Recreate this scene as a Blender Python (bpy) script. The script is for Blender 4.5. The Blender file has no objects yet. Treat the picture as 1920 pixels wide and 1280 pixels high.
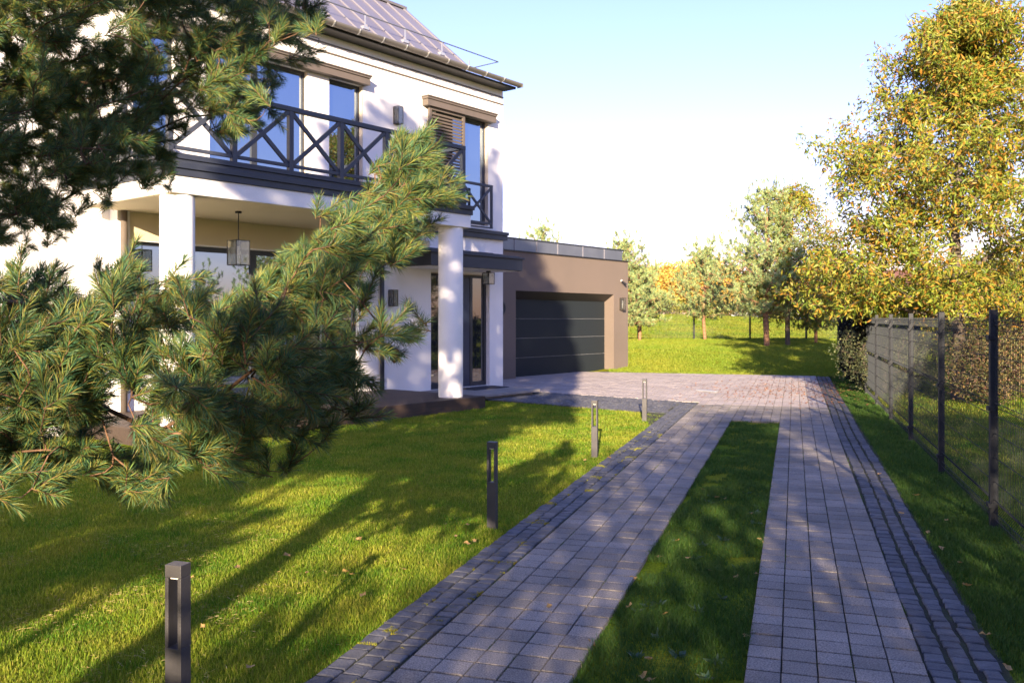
import bpy, bmesh, math, random
import numpy as np
S = bpy.context.scene; C = S.collection
R = math.radians
# ---------------------------------------------------------------- camera, sky, sun, exposure
cd = bpy.data.cameras.new('camera'); cam = bpy.data.objects.new('camera', cd); C.objects.link(cam)
cam.location = (0, 0, 1.65); cam.rotation_euler = (R(90), 0, 0)
cd.sensor_width = 36; cd.lens = 30.94; cd.shift_y = -43/1920
cd.clip_start = .05; cd.clip_end = 3000
cd.dof.use_dof = True; cd.dof.focus_distance = 2.7; cd.dof.aperture_fstop = 13
S.camera = cam
SUN_EL = 14.3; SUN_AZ = (.1196, .9928)           # horizontal direction the light travels in
w = bpy.data.worlds.new('World'); S.world = w; w.use_nodes = True
nt = w.node_tree; bg = nt.nodes['Background']
sky = nt.nodes.new('ShaderNodeTexSky'); sky.sky_type = 'NISHITA'; sky.sun_disc = False
sky.sun_elevation = R(SUN_EL); sky.sun_rotation = math.atan2(-SUN_AZ[0], -SUN_AZ[1])
sky.altitude = 100; sky.air_density = 1.5; sky.dust_density = .3; sky.ozone_density = 3.0
tint = nt.nodes.new('ShaderNodeMix'); tint.data_type = 'RGBA'; tint.blend_type = 'MULTIPLY'; tint.inputs[0].default_value = 1; tint.inputs[7].default_value = (1.12, .95, 1.58, 1)   # cool white balance of the air
nt.links.new(sky.outputs[0], tint.inputs[6]); nt.links.new(tint.outputs[2], bg.inputs[0]); bg.inputs[1].default_value = .072
sl = bpy.data.lights.new('sun', 'SUN'); sl.energy = 5; sl.angle = R(.53); sl.color = (1, .80, .56)
so = bpy.data.objects.new('sun', sl); C.objects.link(so)
from mathutils import Vector, Matrix
ce = math.cos(R(SUN_EL))
so.rotation_euler = Vector((SUN_AZ[0]*ce, SUN_AZ[1]*ce, -math.sin(R(SUN_EL)))).to_track_quat('-Z', 'Y').to_euler()
S.view_settings.view_transform = 'Standard'; S.view_settings.look = 'None'
S.view_settings.exposure = 1.95; S.view_settings.gamma = 1
S.cycles.max_bounces = 8; S.cycles.transparent_max_bounces = 8

F = 1650.; rng = np.random.default_rng(7); random.seed(7)
def at(px, py, d): return np.array([(px-960)/F*d, d, 1.65+(597-py)/F*d])   # a measured point at a depth
U = np.array([.6276, .7785]); V_ = np.array([-.7785, .6276]); O = np.array([-1.136, 16.3])
D = np.array([.3053, .9523]); N_ = np.array([.9523, -.3053])
ROT_H = math.atan2(U[1], U[0]); ROT_D = math.atan2(N_[1], N_[0])
def dw(n, t): return n*N_ + t*D                      # driveway frame -> world xy
def hw(u, v): return O + u*U + v*V_                  # house frame -> world xy
def uv(P): q = P-O; return q@U, q@V_
def nt_(P): return P@N_, P@D

# ---------------------------------------------------------------- materials
def mat(name, c1, c2=None, rough=.7, scale=4, bump=0, bscale=60, metal=0, island=0, trans=0, spec=.5, fine=0, fscale=200, stretch=None, c3=None, dist=None):
    m = bpy.data.materials.new(name); m.use_nodes = True; n = m.node_tree.nodes; l = m.node_tree.links
    b = n['Principled BSDF']; out = n['Material Output']
    b.inputs['Roughness'].default_value = rough; b.inputs['Metallic'].default_value = metal
    b.inputs['Specular IOR Level'].default_value = spec
    tc = n.new('ShaderNodeTexCoord'); src = tc.outputs['Object']
    if stretch:
        mp = n.new('ShaderNodeMapping'); mp.inputs['Scale'].default_value = stretch; l.new(src, mp.inputs[0]); src = mp.outputs[0]
    col = None
    def rgb(c): return (c[0], c[1], c[2], 1)
    if c2:
        no = n.new('ShaderNodeTexNoise'); no.inputs['Scale'].default_value = scale; no.inputs['Detail'].default_value = 5; l.new(src, no.inputs['Vector'])
        r = n.new('ShaderNodeValToRGB'); r.color_ramp.elements[0].position = .35; r.color_ramp.elements[1].position = .65
        r.color_ramp.elements[0].color = rgb(c1); r.color_ramp.elements[1].color = rgb(c2)
        l.new(no.outputs['Fac'], r.inputs[0]); col = r.outputs[0]
    if island:
        g = n.new('ShaderNodeNewGeometry')
        if c3:
            r = n.new('ShaderNodeValToRGB'); e = r.color_ramp.elements
            cs = c3; e[0].color = rgb(cs[0]); e[0].position = 0
            e[1].color = rgb(cs[-1]); e[1].position = 1
            for i in range(1, len(cs)-1): q = e.new(i/(len(cs)-1)); q.color = rgb(cs[i])
            l.new(g.outputs['Random Per Island'], r.inputs[0])
            if col is not None:
                mx = n.new('ShaderNodeMix'); mx.data_type = 'RGBA'; mx.inputs[0].default_value = .5
                l.new(col, mx.inputs[6]); l.new(r.outputs[0], mx.inputs[7]); col = mx.outputs[2]
            else: col = r.outputs[0]
        mr = n.new('ShaderNodeMapRange'); mr.inputs[3].default_value = 1-island; mr.inputs[4].default_value = 1+island
        mm = n.new('ShaderNodeMath'); mm.operation = 'FRACT'; m2 = n.new('ShaderNodeMath'); m2.operation = 'MULTIPLY'; m2.inputs[1].default_value = 17.3
        l.new(g.outputs['Random Per Island'], m2.inputs[0]); l.new(m2.outputs[0], mm.inputs[0]); l.new(mm.outputs[0], mr.inputs[0])
        hs = n.new('ShaderNodeHueSaturation'); l.new(mr.outputs[0], hs.inputs['Value'])
        if col is not None: l.new(col, hs.inputs['Color'])
        else: hs.inputs['Color'].default_value = rgb(c1)
        col = hs.outputs[0]
    if fine:
        nf = n.new('ShaderNodeTexNoise'); nf.inputs['Scale'].default_value = fscale; nf.inputs['Detail'].default_value = 2; l.new(src, nf.inputs['Vector'])
        mf = n.new('ShaderNodeMapRange'); mf.inputs[1].default_value = .3; mf.inputs[2].default_value = .7; mf.inputs[3].default_value = 1-fine; mf.inputs[4].default_value = 1+fine
        l.new(nf.outputs['Fac'], mf.inputs[0])
        h2 = n.new('ShaderNodeHueSaturation'); l.new(mf.outputs[0], h2.inputs['Value'])
        if col is not None: l.new(col, h2.inputs['Color'])
        else: h2.inputs['Color'].default_value = rgb(c1)
        col = h2.outputs[0]
    if col is not None: l.new(col, b.inputs['Base Color'])
    else: b.inputs['Base Color'].default_value = rgb(c1)
    if bump:
        nb = n.new('ShaderNodeTexNoise'); nb.inputs['Scale'].default_value = bscale; nb.inputs['Detail'].default_value = 4; l.new(src, nb.inputs['Vector'])
        bp = n.new('ShaderNodeBump'); bp.inputs['Strength'].default_value = bump; bp.inputs['Distance'].default_value = dist or .02
        l.new(nb.outputs['Fac'], bp.inputs['Height']); l.new(bp.outputs[0], b.inputs['Normal'])
    if trans:
        tr = n.new('ShaderNodeBsdfTranslucent'); ms = n.new('ShaderNodeMixShader'); ms.inputs[0].default_value = trans
        if col is not None: l.new(col, tr.inputs[0])
        else: tr.inputs[0].default_value = rgb(c1)
        l.new(b.outputs[0], ms.inputs[1]); l.new(tr.outputs[0], ms.inputs[2]); l.new(ms.outputs[0], out.inputs[0])
    return m
M = {}
M['stucco'] = mat('white_stucco', (.80, .78, .76), (.74, .72, .71), rough=.9, scale=.7, bump=.25, bscale=220, fine=.04, fscale=90)
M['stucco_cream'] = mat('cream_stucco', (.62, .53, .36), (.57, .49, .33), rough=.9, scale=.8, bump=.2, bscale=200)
M['taupe'] = mat('taupe_stucco', (.148, .115, .095), (.132, .104, .086), rough=.92, scale=.6, bump=.3, bscale=200, fine=.06, fscale=120)
M['dark_metal'] = mat('dark_blue_grey_metal', (.022, .027, .042), (.030, .035, .050), rough=.45, scale=3, bump=.03, bscale=8)
M['frame'] = mat('anthracite_frame', (.028, .031, .038), rough=.4)
M['rail'] = mat('anthracite_rail_paint', (.034, .040, .058), (.042, .048, .066), rough=.5, scale=6)
M['hood'] = mat('brown_grey_hood', (.118, .095, .078), (.10, .082, .067), rough=.55, scale=3)
M['reveal'] = mat('beige_reveal', (.55, .47, .36), rough=.8)
M['roof'] = mat('lilac_grey_roof_metal', (.190, .183, .225), (.165, .158, .20), rough=.5, scale=1.2, metal=.25)
M['seam'] = mat('roof_seam_metal', (.22, .21, .24), rough=.4, metal=.3)
M['zinc'] = mat('zinc_sheet', (.17, .185, .22), (.14, .155, .19), rough=.38, scale=1.5, metal=.5)
M['gutter'] = mat('gutter_metal', (.22, .20, .18), (.18, .17, .16), rough=.4, scale=2, metal=.5)
M['steel'] = mat('galvanised_steel', (.45, .46, .48), rough=.4, metal=.6)
M['door'] = mat('navy_door_panel', (.020, .030, .060), rough=.42)
M['garage_door'] = mat('garage_door_panel', (.018, .023, .027), (.015, .020, .024), spec=.2, rough=.6, scale=30, bump=.06, bscale=150, stretch=(1, 1, 6))
M['groove'] = mat('groove_trim', (.25, .26, .28), rough=.5)
M['lamp'] = mat('lamp_bronze', (.045, .036, .028), rough=.45, metal=.3)
M['black'] = mat('black_metal', (.012, .012, .014), rough=.5)
M['bulb'] = mat('frosted_bulb', (.75, .72, .66), rough=.4)
M['interior'] = mat('dark_interior', (.03, .028, .026), rough=.9)
M['stone'] = mat('pale_step_stone', (.27, .25, .235), (.22, .205, .195), rough=.8, scale=6, bump=.15, bscale=60, fine=.08)
M['plinth'] = mat('pale_plinth', (.62, .60, .57), (.5, .48, .46), rough=.9, scale=3)
M['mat'] = mat('dark_doormat', (.03, .03, .04), rough=1, bump=.6, bscale=400)
M['deck'] = mat('dark_deck_wood', (.034, .021, .016), (.055, .035, .026), rough=.6, scale=6, stretch=(.6, 9, 9), bump=.2, bscale=30, island=.18)
M['paver'] = mat('grey_concrete_paver', (.165, .148, .126), (.265, .232, .196), rough=.9, scale=1.6, bump=.7, bscale=160, island=.17, fine=.5, fscale=130, dist=.006)
M['forecourt'] = mat('sun_lightened_paver', (.30, .255, .235), (.37, .32, .295), rough=.9, scale=1.2, bump=.5, bscale=160, island=.10, fine=.3, fscale=130, dist=.005)  # paler than the driveway paver: sunlight on the far paving put into the colour
M['sett'] = mat('dark_basalt_sett', (.060, .062, .070), (.095, .095, .102), rough=.75, scale=14, bump=.6, bscale=70, island=.28, fine=.15, fscale=120, dist=.01)
M['joint'] = mat('mossy_joint', (.020, .017, .012), (.035, .045, .012), rough=1, scale=7, bump=.6, bscale=90)
M['soil'] = mat('lawn_soil', (.09, .15, .006), (.19, .19, .012), rough=1, spec=.05, scale=1.3, bump=.8, bscale=40, fine=.4, fscale=60)
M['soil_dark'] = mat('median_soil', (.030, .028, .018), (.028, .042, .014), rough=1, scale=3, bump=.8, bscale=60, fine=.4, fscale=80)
G1 = [(.020, .085, .004), (.055, .17, .006), (.13, .25, .010), (.28, .33, .02), (.50, .40, .12)]
G3 = [(.10, .20, .012), (.15, .25, .015), (.22, .28, .02), (.28, .28, .04)]
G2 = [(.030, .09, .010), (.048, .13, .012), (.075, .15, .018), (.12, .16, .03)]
M['grass'] = mat('lawn_grass_blades', (.05, .18, .006), (.34, .32, .03), rough=.6, scale=1.6, island=.3, trans=.45, c3=G1, spec=.3)
M['grass_back'] = mat('back_lawn_blades', (.14, .22, .015), (.28, .26, .03), rough=.6, scale=.5, island=.25, trans=.35, c3=G3, spec=.3)
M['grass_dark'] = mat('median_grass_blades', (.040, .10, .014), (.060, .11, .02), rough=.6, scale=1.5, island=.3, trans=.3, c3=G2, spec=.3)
M['needle'] = mat('pine_needles', (.05, .085, .04), rough=.5, island=.4, trans=.2, spec=.35,
                  c3=[(.035, .100, .058), (.048, .130, .066), (.075, .155, .052), (.125, .185, .040), (.20, .20, .035), (.22, .16, .05)])
M['needle_bg'] = mat('young_pine_needles', (.05, .085, .04), rough=.5, island=.3, trans=.25, spec=.4,
                  c3=[(.15, .27, .13), (.22, .33, .14), (.32, .38, .14), (.40, .40, .13)])
M['bark'] = mat('pine_bark', (.10, .055, .032), (.17, .09, .048), rough=.9, scale=14, bump=.8, bscale=50)
M['bark_red'] = mat('ruddy_bark', (.30, .15, .08), (.22, .12, .07), rough=.9, scale=10, bump=.6, bscale=40)
M['bark_grey'] = mat('grey_bark', (.10, .075, .055), (.15, .12, .09), rough=.9, scale=14, bump=.8, bscale=50)
M['oak'] = mat('oak_leaves', (.12, .13, .02), rough=.5, island=.3, trans=.35, spec=.4,
               c3=[(.09, .16, .018), (.15, .22, .024), (.23, .27, .03), (.31, .27, .035), (.18, .22, .025), (.38, .23, .03), (.36, .16, .025)])
M['orange'] = mat('orange_leaves', (.5, .25, .03), rough=.6, island=.2, trans=.35, c3=[(.56, .36, .05), (.60, .44, .09), (.50, .30, .08), (.46, .38, .10)])
M['yellowgreen'] = mat('yellow_green_leaves', (.2, .22, .04), rough=.6, island=.2, trans=.3, c3=[(.18, .22, .04), (.26, .28, .05), (.35, .30, .06)])
M['dullgreen'] = mat('grey_green_leaves', (.12, .15, .07), rough=.6, island=.2, trans=.3, c3=[(.10, .13, .06), (.14, .17, .07), (.20, .19, .08)])
M['russet'] = mat('russet_leaves', (.2, .1, .06), rough=.6, island=.3, trans=.3, c3=[(.24, .12, .07), (.16, .14, .05), (.09, .12, .035), (.28, .18, .06), (.12, .15, .04), (.16, .07, .05)])
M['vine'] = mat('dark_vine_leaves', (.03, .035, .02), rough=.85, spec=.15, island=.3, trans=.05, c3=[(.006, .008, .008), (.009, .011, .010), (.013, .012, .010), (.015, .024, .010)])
M['shade'] = mat('garden_tree_leaves', (.06, .09, .02), rough=.6, island=.3, trans=.2)
M['dead'] = mat('dry_leaf', (.42, .20, .06), rough=.7, island=.3, trans=.2, c3=[(.38, .16, .05), (.50, .28, .10), (.55, .36, .12), (.30, .12, .05)])
M['dead_dark'] = mat('brown_leaf', (.2, .1, .05), rough=.7, island=.3, c3=[(.26, .10, .04), (.18, .07, .035), (.34, .16, .06), (.12, .06, .04)])
M['wire'] = mat('dark_green_wire', (.013, .017, .022), rough=.65, spec=.25)
M['post'] = mat('anthracite_post', (.015, .017, .021), rough=.6, spec=.3)
M['bollard'] = mat('anthracite_bollard', (.036, .034, .037), (.048, .045, .047), rough=.48, scale=8, bump=.1, bscale=120)
M['roof_tile'] = mat('far_roof', (.16, .07, .05), rough=.9)
M['pane_far'] = mat('far_pane', (.05, .06, .08), rough=.1)
M['cone'] = mat('pine_cone_scales', (.17, .085, .04), (.10, .05, .025), rough=.8, scale=60, bump=.8, bscale=120)
# coated glazing: mirror-like reflection over a dim room
def glassmat(name, tint, mixf, base=(.02, .025, .03)):
    m = bpy.data.materials.new(name); m.use_nodes = True; n = m.node_tree.nodes; l = m.node_tree.links
    b = n['Principled BSDF']; b.inputs['Base Color'].default_value = (*base, 1); b.inputs['Roughness'].default_value = .05
    g = n.new('ShaderNodeBsdfGlossy'); g.inputs['Color'].default_value = (*tint, 1); g.inputs['Roughness'].default_value = .01
    no = n.new('ShaderNodeTexNoise'); no.inputs['Scale'].default_value = 1.1; no.inputs['Detail'].default_value = 1
    tc = n.new('ShaderNodeTexCoord'); l.new(tc.outputs['Object'], no.inputs['Vector'])
    bp = n.new('ShaderNodeBump'); bp.inputs['Strength'].default_value = .02; bp.inputs['Distance'].default_value = .05
    l.new(no.outputs['Fac'], bp.inputs['Height']); l.new(bp.outputs[0], g.inputs['Normal'])
    ms = n.new('ShaderNodeMixShader'); ms.inputs[0].default_value = mixf
    l.new(b.outputs[0], ms.inputs[1]); l.new(g.outputs[0], ms.inputs[2]); l.new(ms.outputs[0], n['Material Output'].inputs[0])
    return m
M['glass'] = glassmat('coated_window_glass', (.50, .62, .80), .62)
M['glass_dark'] = glassmat('smoked_side_glass', (.5, .5, .5), .30)
def clearglass():
    m = bpy.data.materials.new('lantern_glass'); m.use_nodes = True; n = m.node_tree.nodes; l = m.node_tree.links
    t = n.new('ShaderNodeBsdfTransparent'); t.inputs[0].default_value = (.86, .88, .88, 1)
    g = n.new('ShaderNodeBsdfGlossy'); g.inputs['Roughness'].default_value = .03
    d = n.new('ShaderNodeBsdfTranslucent'); d.inputs[0].default_value = (.6, .6, .58, 1)
    ms = n.new('ShaderNodeMixShader'); ms.inputs[0].default_value = .14
    m2 = n.new('ShaderNodeMixShader'); m2.inputs[0].default_value = .18
    l.new(t.outputs[0], ms.inputs[1]); l.new(g.outputs[0], ms.inputs[2]); l.new(ms.outputs[0], m2.inputs[1]); l.new(d.outputs[0], m2.inputs[2])
    l.new(m2.outputs[0], n['Material Output'].inputs[0]); return m
M['clear'] = clearglass()

# ---------------------------------------------------------------- object helpers
def tag(o, label=None, cat=None, group=None, kind=None):
    if label: o['label'] = label
    if cat: o['category'] = cat
    if group: o['group'] = group
    if kind: o['kind'] = kind
    return o
def empty(name, loc=(0, 0, 0), rz=0, **k):
    o = bpy.data.objects.new(name, None); C.objects.link(o); o.location = loc; o.rotation_euler = (0, 0, rz); o.empty_display_size = .2
    return tag(o, **k)
def link(name, me, m, parent=None):
    o = bpy.data.objects.new(name, me); C.objects.link(o)
    if m: me.materials.append(m)
    if parent: o.parent = parent
    return o
def npmesh(name, V, Fc, m, parent=None, smooth=False):
    V = np.asarray(V, np.float32).reshape(-1, 3); Fc = np.asarray(Fc, np.int32); k = Fc.shape[1]; nf = len(Fc)
    me = bpy.data.meshes.new(name); me.vertices.add(len(V)); me.vertices.foreach_set('co', V.ravel())
    me.loops.add(nf*k); me.loops.foreach_set('vertex_index', Fc.ravel())
    me.polygons.add(nf); me.polygons.foreach_set('loop_start', np.arange(nf, dtype=np.int32)*k); me.polygons.foreach_set('loop_total', np.full(nf, k, np.int32))
    me.polygons.foreach_set('use_smooth', np.full(nf, bool(smooth)))
    me.update(calc_edges=True)
    return link(name, me, m, parent)
class MB:
    def __init__(s): s.v = []; s.f = []
    def box(s, x0, x1, y0, y1, z0, z1):
        b = len(s.v); s.v += [(x0, y0, z0), (x1, y0, z0), (x1, y1, z0), (x0, y1, z0), (x0, y0, z1), (x1, y0, z1), (x1, y1, z1), (x0, y1, z1)]
        s.f += [tuple(b+i for i in q) for q in ((3, 2, 1, 0), (4, 5, 6, 7), (0, 1, 5, 4), (1, 2, 6, 5), (2, 3, 7, 6), (3, 0, 4, 7))]; return s
    def poly(s, pts, *fs):
        b = len(s.v); s.v += [tuple(p) for p in pts]
        for f in fs: s.f.append(tuple(b+i for i in f))
        return s
    def prism(s, prof, axis, a0, a1):                  # profile of 2D points pushed along an axis
        n = len(prof); b = len(s.v)
        for a in (a0, a1):
            for p in prof: s.v.append((a, p[0], p[1]) if axis == 0 else (p[0], a, p[1]) if axis == 1 else (p[0], p[1], a))
        s.f.append(tuple(b+i for i in range(n))[::-1]); s.f.append(tuple(b+n+i for i in range(n)))
        for i in range(n): j = (i+1) % n; s.f.append((b+i, b+j, b+n+j, b+n+i))
        return s
    def bar(s, p, q, w, h=None):                       # square bar between two points
        h = h or w; p = Vector(p); q = Vector(q); d = (q-p).normalized()
        up = Vector((0, 0, 1)) if abs(d.z) < .95 else Vector((1, 0, 0)); a = d.cross(up).normalized(); c = a.cross(d)
        b = len(s.v)
        for e in (p, q):
            for i, j in ((-1, -1), (1, -1), (1, 1), (-1, 1)): s.v.append(tuple(e + a*i*w/2 + c*j*h/2))
        s.f += [tuple(b+i for i in f) for f in ((3, 2, 1, 0), (4, 5, 6, 7), (0, 1, 5, 4), (1, 2, 6, 5), (2, 3, 7, 6), (3, 0, 4, 7))]; return s
    def tube(s, p, q, r0, r1=None, k=10, cap=True):
        r1 = r0 if r1 is None else r1; p = Vector(p); q = Vector(q); d = (q-p).normalized()
        up = Vector((0, 0, 1)) if abs(d.z) < .95 else Vector((1, 0, 0)); a = d.cross(up).normalized(); c = a.cross(d); b = len(s.v)
        for e, r in ((p, r0), (q, r1)):
            for i in range(k): t = 2*math.pi*i/k; s.v.append(tuple(e + a*math.cos(t)*r + c*math.sin(t)*r))
        for i in range(k): j = (i+1) % k; s.f.append((b+i, b+j, b+k+j, b+k+i))
        if cap: s.f.append(tuple(b+i for i in range(k))[::-1]); s.f.append(tuple(b+k+i for i in range(k)))
        return s
    def build(s, name, m, parent=None, bevel=0, smooth=False):
        me = bpy.data.meshes.new(name); me.from_pydata(s.v, [], s.f)
        bm = bmesh.new(); bm.from_mesh(me); bmesh.ops.recalc_face_normals(bm, faces=bm.faces)
        if bevel: bmesh.ops.bevel(bm, geom=[e for e in bm.edges if len(e.link_faces) == 2 and e.calc_face_angle(0) > .6], offset=bevel, segments=2, affect='EDGES', profile=.5)
        bm.to_mesh(me); bm.free()
        if smooth:
            for p in me.polygons: p.use_smooth = True
        return link(name, me, m, parent)
def bx(name, m, parent, x0, x1, y0, y1, z0, z1, bevel=0): return MB().box(x0, x1, y0, y1, z0, z1).build(name, m, parent, bevel)
def lathe(name, prof, m, parent, k=32):
    V = []; Fc = []
    for r, z in prof:
        for i in range(k): t = 2*math.pi*i/k; V.append((r*math.cos(t), r*math.sin(t), z))
    for a in range(len(prof)-1):
        for i in range(k): j = (i+1) % k; Fc.append((a*k+i, a*k+j, (a+1)*k+j, (a+1)*k+i))
    return npmesh(name, V, Fc, m, parent, smooth=True)
def copy_tree(o, parent=None):
    c = o.copy(); C.objects.link(c); c.parent = parent
    for ch in list(o.children): copy_tree(ch, c)
    return c
def inpoly(P, poly):
    x, y = P[..., 0], P[..., 1]; r = np.zeros(x.shape, bool); n = len(poly)
    for i in range(n):
        x0, y0 = poly[i]; x1, y1 = poly[(i+1) % n]
        with np.errstate(divide='ignore', invalid='ignore'):
            c = ((y0 > y) != (y1 > y)) & (x < (x1-x0)*(y-y0)/(y1-y0+1e-12)+x0)
        r ^= c
    return r
def vnoise(P, s, seed=0):                              # cheap smooth noise in [-1,1]
    r = np.random.default_rng(seed); o = 0
    for k in range(5):
        a = r.normal(size=P.shape[-1]); a /= np.linalg.norm(a); o = o + np.sin(P@a*s*(1+.35*k)*2 + r.uniform(0, 6.28))
    return o/2.6

# ---------------------------------------------------------------- ground
def zf(x, y):
    x = np.asarray(x, float); y = np.asarray(y, float)
    t = np.clip((y + .245*(x-3.56) - 26.9)/8.0, 0, 1)
    z = .60*(t*t*(3-2*t)) + .16*np.clip((y-34)/6, 0, 1)
    z = np.where(x < -2, 0, z)
    z = z - .62*np.clip((y-40.6)/3, 0, 1)
    hl = np.clip((y-55)/18, 0, 1); hl = hl*hl*(3-2*hl)
    z = z + hl*(1.05 + .80/(1+np.exp((x-22)/3)))
    return z - .03
def terrain():
    xs = np.concatenate([np.linspace(-1500, -60, 10), np.arange(-50, 70, 1.0), np.linspace(80, 1500, 10)])
    ys = np.concatenate([np.linspace(-900, -40, 6), np.arange(-30, 90, 1.0), np.linspace(100, 2500, 12)])
    X, Y = np.meshgrid(xs, ys, indexing='ij'); Z = zf(X, Y)
    V = np.stack([X, Y, Z], -1).reshape(-1, 3); ny = len(ys); i, j = np.meshgrid(np.arange(len(xs)-1), np.arange(ny-1), indexing='ij')
    a = (i*ny+j).ravel(); Fc = np.stack([a, a+ny, a+ny+1, a+1], 1)
    tag(npmesh('ground', V, Fc, M['soil'], smooth=True), kind='structure')
terrain()

def blocks(name, cx, cy, hx, hy, ang, m, ztop=0, depth=.07, tilt=.0012, jit=.0012, inset=.003, bev=.0022, kind='structure', seed=1):
    r = np.random.default_rng(seed); n = len(cx); cx, cy = np.asarray(cx), np.asarray(cy)
    hx = np.broadcast_to(hx, n); hy = np.broadcast_to(hy, n)
    sx = np.array([-1, 1, 1, -1]); sy = np.array([-1, -1, 1, 1])
    lx = hx[:, None]*sx; ly = hy[:, None]*sy
    if jit: lx = lx + r.uniform(-jit, jit, lx.shape); ly = ly + r.uniform(-jit, jit, ly.shape)
    tx = r.normal(0, tilt, n)[:, None]; ty = r.normal(0, tilt, n)[:, None]; dz = r.normal(0, .0011, n)[:, None]
    ca, sa = math.cos(ang), math.sin(ang); L = []
    for lv, f in ((0, 1.), (1, 1.), (2, None)):
        if f is None:
            sc = 1-inset/np.maximum(np.hypot(lx, ly), .01)*1.41; X = lx*sc; Y = ly*sc
        else: X, Y = lx, ly
        wx = cx[:, None] + X*ca - Y*sa; wy = cy[:, None] + X*sa + Y*ca
        z = (ztop-depth if lv == 0 else ztop - (bev if lv == 1 else 0)) + dz + X*tx + Y*ty
        L.append(np.stack([wx, wy, z + 0*X], -1))
    V = np.concatenate(L, 1).reshape(-1, 3)
    q = [[8, 9, 10, 11]] + [[i, (i+1) % 4, 4+(i+1) % 4, 4+i] for i in range(4)] + [[4+i, 4+(i+1) % 4, 8+(i+1) % 4, 8+i] for i in range(4)]
    Fc = (np.array(q)[None] + (np.arange(n)*12)[:, None, None]).reshape(-1, 4)
    return tag(npmesh(name, V, Fc, m), kind=kind)
def frame_grid(n0, cols, pitch, t0, t1, tp=.163, stag=0):
    out = []
    for c in range(cols):
        t = t0 + tp/2 + (stag*(c % 2))
        while t < t1: out.append((n0+(c+.5)*pitch, t)); t += tp
    return np.array(out)
# two wheel strips with a planted strip between them, running on into the forecourt
ga = frame_grid(-1.786, 5, .163, 1.2, 26.75); gb = frame_grid(-.221, 5, .163, 1.2, 26.75); gc = frame_grid(-.968, 5, .1494, 14.72, 26.75)
FAR = np.concatenate([g_[g_[:, 1] > 17.4] for g_ in (ga, gb, gc)]); ga, gb, gc = (g_[g_[:, 1] <= 17.4] for g_ in (ga, gb, gc))  # rows beyond the shadow edge take the paver colour lightened for sun
def lay(name, G, hn, ht, mt, seed, **k):
    W = G[:, :1]*N_ + G[:, 1:]*D; return blocks(name, W[:, 0], W[:, 1], hn, ht, ROT_D, M[mt], seed=seed, **k)
lay('driveway', ga, .0779, .0741, 'paver', 1); lay('driveway', gb, .0779, .0741, 'paver', 2); lay('driveway', gc, .0710, .0741, 'paver', 3)
# forecourt in front of the garage
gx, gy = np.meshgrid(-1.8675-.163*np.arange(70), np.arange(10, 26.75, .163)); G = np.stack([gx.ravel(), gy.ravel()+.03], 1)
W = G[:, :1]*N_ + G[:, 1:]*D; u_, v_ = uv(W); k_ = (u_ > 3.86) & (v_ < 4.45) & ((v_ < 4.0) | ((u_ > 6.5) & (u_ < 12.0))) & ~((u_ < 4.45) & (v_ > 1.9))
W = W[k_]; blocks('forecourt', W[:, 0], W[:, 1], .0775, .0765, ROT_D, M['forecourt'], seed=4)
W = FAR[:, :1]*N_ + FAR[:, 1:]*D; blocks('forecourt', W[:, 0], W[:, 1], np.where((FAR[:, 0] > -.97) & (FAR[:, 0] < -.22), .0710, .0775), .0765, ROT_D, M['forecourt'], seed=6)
# joints under all paving
def sheet(name, pts, z, m, kind='structure'):
    return tag(npmesh(name, [(p[0], p[1], z) for p in pts], [list(range(len(pts)))], m), kind=kind)
sheet('driveway_bed', [dw(-2.13, 1), dw(-.975, 1), dw(-.975, 14.72), dw(-.215, 14.72), dw(-.215, 1), dw(.96, 1), dw(1.0, 26.7), dw(-2.5, 26.7), hw(12.9, 4.0), hw(1.72, 4.0), hw(1.72, .2), hw(1.72, -3.1), dw(-2.13, 13.6)], -.014, M['joint'])
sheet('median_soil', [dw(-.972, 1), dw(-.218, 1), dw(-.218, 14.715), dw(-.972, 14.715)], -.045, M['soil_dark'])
# dark setts beside the wheel strips
def setts(name, n0, n1, rows, t0, t1, seed, flt=None, gap=None):
    r = np.random.default_rng(seed); pts = []; hx = []; hy = []
    wd = (n1-n0)/rows
    for c in range(rows):
        t = t0 + r.uniform(0, .1)
        while t < t1:
            L = r.uniform(.085, .13); drift = .03*math.sin(t*.8+c*1.3) if gap else 0
            pts.append((n0+(c+.5)*wd + drift*.4, t+L/2)); hx.append(wd/2-.005-(gap or 0)*r.uniform(0, 1)); hy.append(L/2-.005); t += L
    G = np.array(pts); W = G[:, :1]*N_ + G[:, 1:]*D; hx = np.array(hx); hy = np.array(hy)
    if flt is not None: k = flt(W); W, hx, hy = W[k], hx[k], hy[k]
    blocks(name, W[:, 0], W[:, 1], hx, hy, ROT_D, M['sett'], ztop=-.003, tilt=.028, jit=.006, inset=.007, bev=.005, seed=seed)
setts('cobble_edging', -2.13, -1.80, 3, 1.2, 17.5, 11, lambda W: uv(W)[0] < 3.85)
setts('cobble_edging', .605, .715, 1, 1.2, 26.6, 12, gap=.004); setts('cobble_edging', .722, .825, 1, 1.2, 26.6, 13, gap=.008); setts('cobble_edging', .834, .945, 1, 1.2, 26.6, 14, gap=.012)
r = np.random.default_rng(5); pts = []
for i, u0 in enumerate(np.arange(1.78, 3.84, .098)):
    v = -8.0 + (i % 2)*.05
    while v < 1.9:
        pts.append((u0+r.uniform(-.008, .008), v)); v += r.uniform(.09, .11)
P = np.array(pts); W = O + P[:, :1]*U + P[:, 1:]*V_; k_ = (nt_(W)[0] < -2.15) & ~((P[:, 0] < 3.6) & (P[:, 1] > .55)); W = W[k_]
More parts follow.
